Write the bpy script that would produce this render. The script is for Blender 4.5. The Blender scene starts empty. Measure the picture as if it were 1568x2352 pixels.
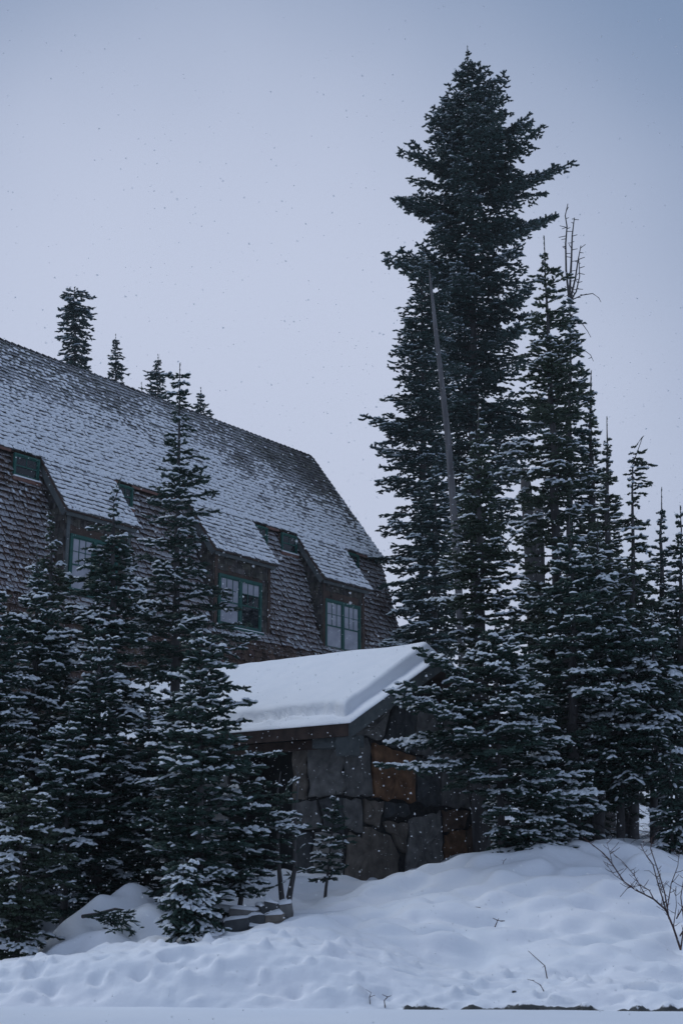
import bpy, math, random
import numpy as np
from math import sin, cos, pi, radians
random.seed(7); RNG = np.random.default_rng(7)
SC = bpy.context.scene
COL = SC.collection

# ------------------------------------------------------------------ camera
F_PX, CX, CY, CAM_H = 3040.0, 784.0, 1176.0, 1.6
PITCH = math.atan(824 / F_PX)
cam = bpy.data.cameras.new('camera'); camo = bpy.data.objects.new('camera', cam); COL.objects.link(camo)
camo.location = (0, 0, CAM_H); camo.rotation_euler = (pi / 2 + PITCH, 0, 0)
cam.sensor_fit = 'VERTICAL'; cam.sensor_height = 36; cam.sensor_width = 24
cam.lens = 36 * F_PX / 2352; cam.clip_start = 0.1; cam.clip_end = 3000
cam.dof.use_dof = True; cam.dof.focus_distance = 40; cam.dof.aperture_fstop = 3.5
SC.camera = camo

# ------------------------------------------------------------------ sky, sun, exposure
SUN_EL, SUN_AZ = radians(54), radians(-58)        # high on the left, veiled by snow cloud
W = bpy.data.worlds.new('World'); SC.world = W; W.use_nodes = True
nt = W.node_tree; nt.nodes.clear()
def wn(t, **k):
    n = nt.nodes.new(t)
    for a, b in k.items(): setattr(n, a, b)
    return n
out = wn('ShaderNodeOutputWorld'); bg = wn('ShaderNodeBackground'); bg.inputs['Strength'].default_value = 0.1
sky = wn('ShaderNodeTexSky', sky_type='NISHITA'); sky.sun_disc = False
sky.sun_elevation = SUN_EL; sky.sun_rotation = SUN_AZ
sky.air_density = 1.0; sky.dust_density = 3.0
tc = wn('ShaderNodeTexCoord')
dot = wn('ShaderNodeVectorMath', operation='DOT_PRODUCT')
gd = (sin(radians(-3)) * cos(radians(14)), cos(radians(-3)) * cos(radians(14)), sin(radians(14)))   # thinner cloud low behind the lodge
dot.inputs[1].default_value = gd
nt.links.new(tc.outputs['Generated'], dot.inputs[0])
noise = wn('ShaderNodeTexNoise'); noise.inputs['Scale'].default_value = 2.2; noise.inputs['Detail'].default_value = 3
nt.links.new(tc.outputs['Generated'], noise.inputs['Vector'])
ma = wn('ShaderNodeMath', operation='MULTIPLY_ADD'); ma.inputs[1].default_value = 0.06
nt.links.new(noise.outputs['Fac'], ma.inputs[0]); nt.links.new(dot.outputs['Value'], ma.inputs[2])
ramp = wn('ShaderNodeValToRGB'); cr = ramp.color_ramp; cr.interpolation = 'EASE'
mr = wn('ShaderNodeMapRange'); mr.inputs['From Min'].default_value = 0.2; mr.inputs['From Max'].default_value = 1.03
nt.links.new(ma.outputs[0], mr.inputs['Value']); nt.links.new(mr.outputs[0], ramp.inputs[0])
cr.elements[0].position = 0.0; cr.elements[0].color = (0.26, 0.33, 0.48, 1)
cr.elements[1].position = 0.985; cr.elements[1].color = (0.56, 0.62, 0.785, 1)
e = cr.elements.new(0.86); e.color = (0.215, 0.298, 0.46, 1)
e = cr.elements.new(0.5); e.color = (0.25, 0.32, 0.465, 1)
sc10 = wn('ShaderNodeMix', data_type='RGBA', blend_type='MULTIPLY'); sc10.inputs[0].default_value = 1
sc10.inputs[7].default_value = (10, 10, 10, 1); nt.links.new(ramp.outputs[0], sc10.inputs[6])
mx = wn('ShaderNodeMix', data_type='RGBA'); mx.inputs[0].default_value = 0.95
nt.links.new(sky.outputs[0], mx.inputs[6]); nt.links.new(sc10.outputs[2], mx.inputs[7])
nt.links.new(mx.outputs[2], bg.inputs['Color']); nt.links.new(bg.outputs[0], out.inputs[0])
sl = bpy.data.lights.new('sun', 'SUN'); sl.energy = 1.15; sl.angle = radians(28); sl.color = (0.83, 0.90, 1.0)
so = bpy.data.objects.new('sun', sl); COL.objects.link(so)
so.rotation_euler = (pi / 2 - SUN_EL, 0, pi - SUN_AZ)
so.location = (0, 0, 60)
vs = SC.view_settings; vs.view_transform = 'Standard'; vs.look = 'None'; vs.exposure = 0.0; vs.gamma = 1.0; vs.use_curve_mapping = False
SC.cycles.max_bounces = 5; SC.cycles.diffuse_bounces = 3; SC.cycles.glossy_bounces = 2
SC.cycles.transparent_max_bounces = 4

# ------------------------------------------------------------------ projection helper (real depth Y chosen for everything)
def ray(px, py):
    cp, sp = cos(PITCH), sin(PITCH)
    a, b = px - CX, CY - py
    return np.array([a, F_PX * cp - b * sp, F_PX * sp + b * cp])
def at(px, py, Y):
    d = ray(px, py); k = Y / d[1]
    return np.array([d[0] * k, Y, CAM_H + d[2] * k])
def mpp(py, Y):                                     # metres per display pixel at that depth
    d = ray(CX, py); return Y / d[1]

# ------------------------------------------------------------------ materials
MATS = {}
def principled(name):
    m = bpy.data.materials.new(name); m.use_nodes = True; MATS[name] = m
    t = m.node_tree; b = t.nodes['Principled BSDF']
    return m, t, b
def noise_mat(name, c1, c2, scale=8, rough=0.8, detail=4, bump=0.0, bscale=40, spec=0.3, vec=(1, 1, 1), tint=False, coord='Object', lo=.3, hi=.72):
    m, t, b = principled(name)
    N, L = t.nodes.new, t.links.new
    co = N('ShaderNodeTexCoord'); mp = N('ShaderNodeMapping'); mp.inputs['Scale'].default_value = vec
    L(co.outputs[coord], mp.inputs[0])
    nz = N('ShaderNodeTexNoise'); nz.inputs['Scale'].default_value = scale; nz.inputs['Detail'].default_value = detail
    L(mp.outputs[0], nz.inputs['Vector'])
    r = N('ShaderNodeValToRGB'); r.color_ramp.elements[0].position = lo; r.color_ramp.elements[1].position = hi
    r.color_ramp.elements[0].color = (*c1, 1); r.color_ramp.elements[1].color = (*c2, 1)
    L(nz.outputs['Fac'], r.inputs[0])
    colsock = r.outputs[0]
    if tint:
        at_ = N('ShaderNodeAttribute'); at_.attribute_name = 'tint'
        mu = N('ShaderNodeMix'); mu.data_type = 'RGBA'; mu.blend_type = 'MULTIPLY'; mu.inputs[0].default_value = 1
        L(colsock, mu.inputs[6]); L(at_.outputs['Color'], mu.inputs[7]); colsock = mu.outputs[2]
    L(colsock, b.inputs['Base Color'])
    b.inputs['Roughness'].default_value = rough; b.inputs['Specular IOR Level'].default_value = spec
    if bump:
        n2 = N('ShaderNodeTexNoise'); n2.inputs['Scale'].default_value = bscale; n2.inputs['Detail'].default_value = 5
        L(mp.outputs[0], n2.inputs['Vector'])
        bu = N('ShaderNodeBump'); bu.inputs['Strength'].default_value = bump; bu.inputs['Distance'].default_value = .02
        L(n2.outputs['Fac'], bu.inputs['Height']); L(bu.outputs[0], b.inputs['Normal'])
    return m, t, b, colsock
SNOW = noise_mat('snow', (.84, .87, .91), (.89, .91, .94), 3, .65, 4, .25, 30, .25)[0]
TWIGSNOW = noise_mat('twig_snow', (.40, .45, .49), (.80, .84, .88), 18, .75, 3, 0, spec=.15)[0]
FROST = noise_mat('frost', (.26, .32, .36), (.52, .58, .63), 9, .8, 3, 0, spec=.15)[0]
NEEDLE = noise_mat('needles', (.009, .033, .025), (.032, .064, .049), 3, .55, 3, 0, spec=.3)[0]
NEEDLE_B = noise_mat('needles_blue', (.010, .034, .031), (.032, .066, .060), 1.2, .55, 3, 0, spec=.3)[0]
NEEDLE_O = noise_mat('needles_olive', (.018, .040, .026), (.052, .074, .048), 3, .55, 3, 0, spec=.3)[0]
BARK = noise_mat('bark', (.035, .034, .036), (.12, .115, .115), 5, .9, 6, .8, 25, .2, (1, 1, .25))[0]
DEADWOOD = noise_mat('dead_wood', (.07, .07, .074), (.20, .195, .2), 6, .85, 6, .6, 30, .2, (1, 1, .12))[0]
TWIG = noise_mat('twig', (.035, .02, .02), (.09, .05, .045), 12, .8, 3, 0, spec=.3)[0]
GREEN = noise_mat('green_paint', (.010, .070, .058), (.017, .105, .086), 5, .5, 4, .15, 40, .4)[0]
TRIM = noise_mat('grey_trim', (.075, .09, .092), (.14, .155, .155), 5, .75, 5, .3, 30, .3)[0]
COPPER = noise_mat('copper_flashing', (.12, .06, .05), (.23, .12, .09), 7, .6, 4, .2, 40, .4)[0]
BROWNB = noise_mat('brown_board', (.05, .035, .03), (.11, .075, .06), 4, .8, 5, .3, 30, .3)[0]
MORTAR = noise_mat('mortar', (.02, .021, .022), (.05, .05, .05), 12, .95, 4, .4, 40, .1)[0]
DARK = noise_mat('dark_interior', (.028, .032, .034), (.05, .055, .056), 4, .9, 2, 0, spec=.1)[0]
PANE = noise_mat('curtain_sky_pane', (.30, .31, .36), (.42, .43, .48), 2.5, .12, 2, 0, spec=.5)[0]  # pale base colour stands for curtains and for reflected sky painted on
PANED = noise_mat('dark_pane', (.008, .012, .014), (.02, .026, .03), 3, .06, 2, 0, spec=.5)[0]
DIRT = noise_mat('road_dirt', (.03, .033, .032), (.10, .10, .10), 14, .95, 4, .5, 40, .1)[0]
STONES = [noise_mat('stone_' + n, a, b, 4.2, .88, 10, 1.0, 7, .2, lo=.34, hi=.68)[0] for n, a, b in (
    ('slate', (.125, .123, .118), (.265, .258, .245)), ('bluegrey', (.10, .10, .098), (.205, .20, .192)),
    ('brown', (.12, .105, .09), (.23, .20, .17)), ('rust', (.12, .066, .040), (.28, .155, .088)),
    ('dark', (.045, .05, .054), (.10, .106, .11)), ('umber', (.085, .058, .045), (.175, .12, .09)))]
def dusted(name, c1, c2, nscale, snowc, fmax):
    m, t, b, cs = noise_mat(name, c1, c2, 5, .88, 6, .5, 50, .2, tint=True)
    N, L = t.nodes.new, t.links.new
    co = N('ShaderNodeTexCoord')
    n1 = N('ShaderNodeTexNoise'); n1.inputs['Scale'].default_value = nscale; n1.inputs['Detail'].default_value = 6; n1.inputs['Roughness'].default_value = .8
    n2 = N('ShaderNodeTexNoise'); n2.inputs['Scale'].default_value = .7; n2.inputs['Detail'].default_value = 3
    L(co.outputs['Object'], n1.inputs['Vector']); L(co.outputs['Object'], n2.inputs['Vector'])
    ad = N('ShaderNodeMath'); ad.operation = 'MULTIPLY_ADD'; ad.inputs[1].default_value = .30
    L(n2.outputs['Fac'], ad.inputs[0]); L(n1.outputs['Fac'], ad.inputs[2])
    a2 = N('ShaderNodeAttribute'); a2.attribute_name = 'dust'
    ad2 = N('ShaderNodeMath'); ad2.operation = 'ADD'; L(ad.outputs[0], ad2.inputs[0]); L(a2.outputs['Fac'], ad2.inputs[1])
    r = N('ShaderNodeMapRange'); r.inputs['From Min'].default_value = .64; r.inputs['From Max'].default_value = .80
    r.inputs['To Max'].default_value = fmax
    L(ad2.outputs[0], r.inputs['Value'])
    mi = N('ShaderNodeMix'); mi.data_type = 'RGBA'; L(r.outputs[0], mi.inputs[0]); L(cs, mi.inputs[6]); mi.inputs[7].default_value = (*snowc, 1)
    L(mi.outputs[2], b.inputs['Base Color'])
    return m
DORMSH = dusted('dormer_shingle', (.045, .045, .043), (.125, .118, .108), 15, (.5, .52, .56), .5)
WALLSH = dusted('wall_shingle', (.05, .034, .028), (.13, .088, .07), 15, (.52, .54, .58), .8)
ROOFSH = dusted('roof_shingle', (.075, .08, .08), (.17, .175, .172), 13, (.70, .73, .79), .75)

# ------------------------------------------------------------------ mesh helpers
def link(o, parent=None):
    COL.objects.link(o)
    if parent is not None: o.parent = parent
    return o
def mesh_np(name, V, faces, mats, mi=None, smooth=False, attrs=None):
    """faces: list of int arrays (n,k); mi: list of material index (scalar) per array."""
    me = bpy.data.meshes.new(name)
    V = np.asarray(V, np.float32)
    loops = np.concatenate([f.ravel() for f in faces]).astype(np.int32)
    tot = np.concatenate([np.full(len(f), f.shape[1], np.int32) for f in faces])
    st = np.concatenate([[0], np.cumsum(tot)[:-1]]).astype(np.int32)
    me.vertices.add(len(V)); me.vertices.foreach_set('co', V.ravel())
    me.loops.add(len(loops)); me.loops.foreach_set('vertex_index', loops)
    me.polygons.add(len(tot)); me.polygons.foreach_set('loop_start', st); me.polygons.foreach_set('loop_total', tot)
    if not isinstance(mats, (list, tuple)): mats = [mats]
    for m in mats: me.materials.append(m)
    if mi is not None:
        me.polygons.foreach_set('material_index', np.concatenate([np.full(len(f), k, np.int32) for f, k in zip(faces, mi)]))
    if smooth: me.polygons.foreach_set('use_smooth', np.ones(len(tot), bool))
    if attrs:
        for an, av in attrs.items():
            if av.ndim == 2:
                a = me.attributes.new(an, 'FLOAT_COLOR', 'POINT'); a.data.foreach_set('color', np.asarray(av, np.float32).ravel())
            else:
                a = me.attributes.new(an, 'FLOAT', 'POINT'); a.data.foreach_set('value', np.asarray(av, np.float32))
    me.update(calc_edges=True); me.validate()
    return me
def obj(name, me, parent=None, loc=None):
    o = bpy.data.objects.new(name, me); link(o, parent)
    if loc is not None: o.location = loc
    return o
def tag(o, label=None, cat=None, group=None, kind=None):
    if label: o['label'] = label
    if cat: o['category'] = cat
    if group: o['group'] = group
    if kind: o['kind'] = kind
    return o
def empty(name, loc, rz=0):
    o = bpy.data.objects.new(name, None); link(o); o.location = loc; o.rotation_euler = (0, 0, rz); o.empty_display_size = .3
    return o
class MB:
    def __init__(s): s.v = []; s.f = []
    def box(s, lo, hi, M=None):
        x0, y0, z0 = lo; x1, y1, z1 = hi
        pts = [(x0, y0, z0), (x1, y0, z0), (x1, y1, z0), (x0, y1, z0), (x0, y0, z1), (x1, y0, z1), (x1, y1, z1), (x0, y1, z1)]
        if M is not None: pts = [M(p) for p in pts]
        s.hull8(pts)
    def hull8(s, pts):
        b = len(s.v); s.v += [tuple(p) for p in pts]
        s.f += [tuple(b + i for i in q) for q in ((0, 3, 2, 1), (4, 5, 6, 7), (0, 1, 5, 4), (1, 2, 6, 5), (2, 3, 7, 6), (3, 0, 4, 7))]
    def prism(s, poly, axis_off):
        b = len(s.v); n = len(poly); o = np.asarray(axis_off)
        s.v += [tuple(p) for p in poly] + [tuple(np.asarray(p) + o) for p in poly]
        s.f.append(tuple(range(b + n - 1, b - 1, -1))); s.f.append(tuple(range(b + n, b + 2 * n)))
        for i in range(n):
            j = (i + 1) % n; s.f.append((b + i, b + j, b + n + j, b + n + i))
    def tube(s, pts, rad, sides=6, cap=True, wob=0.0):
        pts = [np.asarray(p, float) for p in pts]; b = len(s.v); n = len(pts)
        for i, p in enumerate(pts):
            d = pts[min(i + 1, n - 1)] - pts[max(i - 1, 0)]; d /= (np.linalg.norm(d) + 1e-9)
            u = np.array([1., 0, 0]) if abs(d[0]) < .8 else np.array([0, 1., 0])
            u = u - d * u.dot(d); u /= np.linalg.norm(u); w = np.cross(d, u)
            for k in range(sides):
                a = 2 * pi * k / sides; r = rad[i] * (1 + random.uniform(-wob, wob))
                s.v.append(tuple(p + (u * cos(a) + w * sin(a)) * r))
        for i in range(n - 1):
            for k in range(sides):
                k2 = (k + 1) % sides
                s.f.append((b + i * sides + k, b + i * sides + k2, b + (i + 1) * sides + k2, b + (i + 1) * sides + k))
        if cap:
            s.f.append(tuple(b + k for k in range(sides))[::-1]); s.f.append(tuple(b + (n - 1) * sides + k for k in range(sides)))
    def mesh(s, name, mat, smooth=False):
        me = bpy.data.meshes.new(name); me.from_pydata(s.v, [], s.f); me.materials.append(mat)
        if smooth:
            for p in me.polygons: p.use_smooth = True
        me.update(); return me
    def build(s, name, mat, parent=None, smooth=False, loc=None):
        return obj(name, s.mesh(name, mat, smooth), parent, loc)
def recalc(me):
    import bmesh
    bm = bmesh.new(); bm.from_mesh(me); bmesh.ops.recalc_face_normals(bm, faces=bm.faces); bm.to_mesh(me); bm.free(); return me

# ------------------------------------------------------------------ numpy value noise
_T = np.random.default_rng(3).random((256, 256))
def vnoise(x, y):
    xi = np.floor(x).astype(int); yi = np.floor(y).astype(int); fx = x - xi; fy = y - yi
    fx = fx * fx * fx * (fx * (fx * 6 - 15) + 10); fy = fy * fy * fy * (fy * (fy * 6 - 15) + 10)
    g = lambda a, b: _T[a & 255, b & 255]
    return (g(xi, yi) * (1 - fx) + g(xi + 1, yi) * fx) * (1 - fy) + (g(xi, yi + 1) * (1 - fx) + g(xi + 1, yi + 1) * fx) * fy - .5
def fbm(x, y, o=4, g=.5):
    s = 0; a = 1
    for i in range(o):
        s = s + a * vnoise(x * 2 ** i + 17.3 * i, y * 2 ** i + 9.1 * i); a *= g
    return s

# ------------------------------------------------------------------ ground and road
CTRL = []
def cp(px, py, Y): CTRL.append(tuple(at(px, py, Y)))
for t in ((0, 2205, 18.0), (200, 2185, 18.0), (380, 2166, 18.2), (600, 2135, 18.6), (820, 2130, 19),
          (900, 2036, 24.2), (960, 2000, 23.8), (1050, 1980, 23.5), (1150, 1966, 23.4), (1350, 1957, 23.4), (1490, 1962, 23.4), (1568, 1995, 23.2),
          (1200, 2090, 20.6), (1500, 2140, 20.0), (1000, 2150, 19.6), (1000, 2225, 18.2), (1300, 2235, 18.2), (1568, 2262, 17.9), (1350, 2030, 21.8), (1100, 2040, 21.8),
          (850, 2032, 26.6), (760, 2006, 26.0), (650, 2072, 23.4), (600, 2130, 20.4), (700, 2100, 21.4), (800, 2070, 22.4), (640, 2020, 25.6),
          (300, 2160, 19.2), (250, 2110, 21), (100, 2185, 19.6), (450, 2160, 19.4), (0, 2180, 21.5), (300, 2060, 24)): cp(*t)
CTRL += [(6.5, 26, 2.0), (10, 24, 1.9), (3, 30, 1.9), (-7, 26, 1.3), (-11, 22, .9), (-3, 33, 2.0), (-8, 36, 2.4), (5, 38, 2.6), (9, 32, 2.5), (12, 45, 3.8), (3, 50, 3.4), (18, 60, 5),
         (-20, 40, 2.5), (-14, 18, .5), (13, 18, .6), (16, 25, 2), (0, 80, 5), (40, 80, 5), (-40, 80, 4), (-40, 20, .8), (40, 20, 1), (0, 140, 6), (90, 140, 6), (-90, 140, 6), (0, 250, 6), (-160, 250, 6), (160, 250, 6)]
CT = np.array(CTRL)
_D = np.sqrt(((CT[:, None, :2] - CT[None, :, :2]) ** 2).sum(-1) + .8 ** 2)
_A = np.linalg.solve(_D + 1e-6 * np.eye(len(CT)), CT[:, 2] - 2.0)
def edge_y(x):
    return 16.95 - .075 * x + .10 * vnoise(x * .9 + 5, x * 0 + 2.2) + .07 * vnoise(x * 3.1 + 1, x * 0 + 7.7)
def field(x, y):
    f = np.full(np.shape(x), 2.0)
    for (cx, cy, _), a in zip(CT, _A): f = f + a * np.sqrt((x - cx) ** 2 + (y - cy) ** 2 + .64)
    return np.clip(f, .25, 9)
def sm(a, b, t):
    t = np.clip((t - a) / (b - a), 0, 1); return t * t * (3 - 2 * t)
def terrain(x, y, detail=True):
    x = np.asarray(x, float); y = np.asarray(y, float)
    e0 = y - (16.95 - .075 * x); e = e0 + (16.95 - .075 * x - edge_y(x)) * np.exp(-np.clip(e0, 0, 9) / .12); k = sm(-.02, .75, e) ** .8
    z = field(x, y) * k
    if detail:
        near = sm(0, .15, e) * (1 - sm(1.1, 2.6, e))
        # ploughed, lumpy bank
        bump = .06 * fbm(x * 1.0, y * 1.9, 2, .5) + .045 * fbm(x * 5, y * 9, 3, .6)
        pits = -.65 * np.clip(vnoise(x * 3.6 + 3, y * 6.5) - .26, 0, 1) + .45 * np.clip(vnoise(x * 5.1 + 13, y * 8.5) - .28, 0, 1) - .28 * np.clip(vnoise(x * 2.2 + 30, y * 4.4) - .26, 0, 1)
        lump = -.06 * np.abs(fbm(x * 2.3 + 11, y * 6.0, 4))
        z = z + near * (bump + pits + lump)
        far = sm(.8, 2.4, e) * (1 - sm(30, 40, y))
        rip = .30 * vnoise(x * 1.5 + .45 * y, y * 3.7 - x * .6) + .14 * np.abs(vnoise(x * 1.1 + 3.3, y * 2.2 - x * .3)) + .10 * vnoise(x * .8, y * .9 + 4) + .10 * vnoise(x * 2.6 + y, y * 4.6) - .06 * np.abs(vnoise(x * 1.7 - y * .4, y * 3.4 + 9))
        z = z + far * rip
        # a scatter of little fallen-snow dimples
        z = z - far * .10 * np.clip(vnoise(x * 2.9 + 40, y * 3.1 + 8) - .33, 0, 1)
        # holes melted round buried twigs
        for hx, hy, hr, hd in HOLES: z = z - hd * np.exp(-((x - hx) ** 2 + ((y - hy) * .8) ** 2) / hr ** 2)
    for hx, hy, sx, sy, h in HUMPS: z = z + h * np.exp(-np.abs((x - hx) / sx) ** 2.3 - np.abs((y - hy) / sy) ** 2.3) * (1 + .5 * vnoise(x * 2.3 + 7, y * 2.3))
    z = z - .05 * (1 - sm(-.06, .10, e)) - .03
    return z
HOLES = []
HUMPS = []                                          # snow drifted over logs and boulders under the left firs
for px, py, Y, sx, sy, h in ((330, 2062, 21.0, .52, .55, .27), (265, 2080, 20.8, .50, .45, .19), (195, 2100, 20.4, .40, .34, .20), (340, 2125, 20.1, .34, .30, .17), (250, 2150, 19.6, .30, .24, .15), (190, 2155, 19.5, .22, .2, .12)):
    HUMPS.append((at(px, py, Y)[0], Y, sx, sy, h))
def solve_ground(px, py, y0=14., y1=27.):
    """where the view ray through a point meets the ground"""
    d = ray(px, py); ys = np.linspace(y0, y1, 1600)
    X = d[0] / d[1] * ys; Z = CAM_H + d[2] / d[1] * ys
    g = terrain(X, ys, False); i = np.argmax(Z <= g + .0)
    return float(X[i]), float(ys[i]), float(g[i])
for px, py, r, dpt in ((1090, 2082, .17, .20), (1135, 2112, .12, .12), (905, 1992 + 12, .15, .10), (1005, 2095, .10, .06), (935, 2025, .1, .05), (1270, 2130, .07, .05), (960, 2120, .10, .05)):
    x, y, _ = solve_ground(px, py); HOLES.append((x, y, r, dpt))
def axis(segs):
    o = []
    for a, b, n in segs: o += list(np.linspace(a, b, n, endpoint=False))
    return np.array(o + [segs[-1][1]])
gx = axis(((-900, -60, 12), (-60, -14, 16), (-14, -6.6, 60), (-6.6, 6.6, 250), (6.6, 14, 60), (14, 60, 16), (60, 900, 12)))
gy = axis(((-60, 14, 10), (14, 16.3, 8), (16.3, 18.6, 74), (18.6, 25, 110), (25, 34, 50), (34, 60, 30), (60, 300, 24), (300, 1500, 12)))
GX, GY = np.meshgrid(gx, gy)
GZ = terrain(GX, GY)
nx, ny = len(gx), len(gy)
idx = np.arange(nx * ny).reshape(ny, nx)
q = np.stack([idx[:-1, :-1], idx[:-1, 1:], idx[1:, 1:], idx[1:, :-1]], -1).reshape(-1, 4)
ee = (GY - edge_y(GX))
dirt = sm(-.12, -.02, ee) * (1 - sm(.13, .22 + .10 * vnoise(GX * 3.1, GY * 0 + 3), ee)) * sm(-.1, .15, .22 * (GX - 1.0) + .55 * vnoise(GX * 2.3, GX * 0 + .4)) * (GX < 40) * (1 - sm(.028, .062, GZ))  # band of dirt that also paints in the undercut shadow at the bank foot
gm, gt, gb = principled('ground_snow')
def snow_ground():
    t, b = gt, gb; N, L = t.nodes.new, t.links.new
    co = N('ShaderNodeTexCoord'); n1 = N('ShaderNodeTexNoise'); n1.inputs['Scale'].default_value = 1.3; n1.inputs['Detail'].default_value = 5
    L(co.outputs['Object'], n1.inputs['Vector'])
    r = N('ShaderNodeValToRGB'); r.color_ramp.elements[0].color = (.82, .86, .91, 1); r.color_ramp.elements[1].color = (.88, .90, .94, 1)
    r.color_ramp.elements[0].position = .35; r.color_ramp.elements[1].position = .65
    L(n1.outputs['Fac'], r.inputs[0])
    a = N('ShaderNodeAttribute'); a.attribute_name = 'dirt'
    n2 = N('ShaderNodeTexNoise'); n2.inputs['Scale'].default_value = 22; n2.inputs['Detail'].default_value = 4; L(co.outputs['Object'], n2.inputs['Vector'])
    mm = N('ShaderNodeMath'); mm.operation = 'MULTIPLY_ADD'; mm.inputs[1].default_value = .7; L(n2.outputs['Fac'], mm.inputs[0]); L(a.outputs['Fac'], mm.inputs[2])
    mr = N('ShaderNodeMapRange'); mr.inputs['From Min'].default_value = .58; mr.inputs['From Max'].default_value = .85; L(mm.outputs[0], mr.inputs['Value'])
    mi = N('ShaderNodeMix'); mi.data_type = 'RGBA'; L(mr.outputs[0], mi.inputs[0]); L(r.outputs[0], mi.inputs[6]); mi.inputs[7].default_value = (.05, .055, .055, 1)  # near-black mixed in: grit and undercut shadow in one colour
    L(mi.outputs[2], b.inputs['Base Color']); b.inputs['Roughness'].default_value = .6; b.inputs['Specular IOR Level'].default_value = .25
    bu = N('ShaderNodeBump'); bu.inputs['Strength'].default_value = .35; bu.inputs['Distance'].default_value = .03
    n3 = N('ShaderNodeTexNoise'); n3.inputs['Scale'].default_value = 9; n3.inputs['Detail'].default_value = 7; L(co.outputs['Object'], n3.inputs['Vector'])
    L(n3.outputs['Fac'], bu.inputs['Height']); L(bu.outputs[0], b.inputs['Normal'])
snow_ground()
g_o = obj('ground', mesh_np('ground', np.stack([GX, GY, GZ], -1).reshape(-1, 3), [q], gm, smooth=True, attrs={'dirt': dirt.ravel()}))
tag(g_o, 'deep snow covering the bank, the mound and the slope behind', kind='structure')
# road: packed snow, dead smooth
rx = axis(((-300, -10, 20), (-10, 10, 160), (10, 300, 20)))
rows = []
for yy in (-50, 0, 8, 12, 13, 14, 15, 16): rows.append(np.stack([rx, np.full_like(rx, yy), .006 + .012 * vnoise(rx * .4, np.full_like(rx, yy * .9))], -1))
rows.append(np.stack([rx, edge_y(rx) - .12, np.full_like(rx, .008)], -1)); rows.append(np.stack([rx, edge_y(rx) + .02 + .03 * vnoise(rx * 9, rx * 0), np.full_like(rx, -.03)], -1))
RV = np.concatenate(rows); n = len(rx); ridx = np.arange(len(RV)).reshape(-1, n)
rq = np.stack([ridx[:-1, :-1], ridx[:-1, 1:], ridx[1:, 1:], ridx[1:, :-1]], -1).reshape(-1, 4)
tag(obj('road', mesh_np('road', RV, [rq], noise_mat('road_snow', (.74, .79, .86), (.80, .84, .89), .6, .55, 5, .15, 25, .3)[0], smooth=True)),
    'flat road under smooth packed snow', kind='structure')
def gz(x, y): return float(terrain(np.array([x]), np.array([y]))[0])

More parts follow.
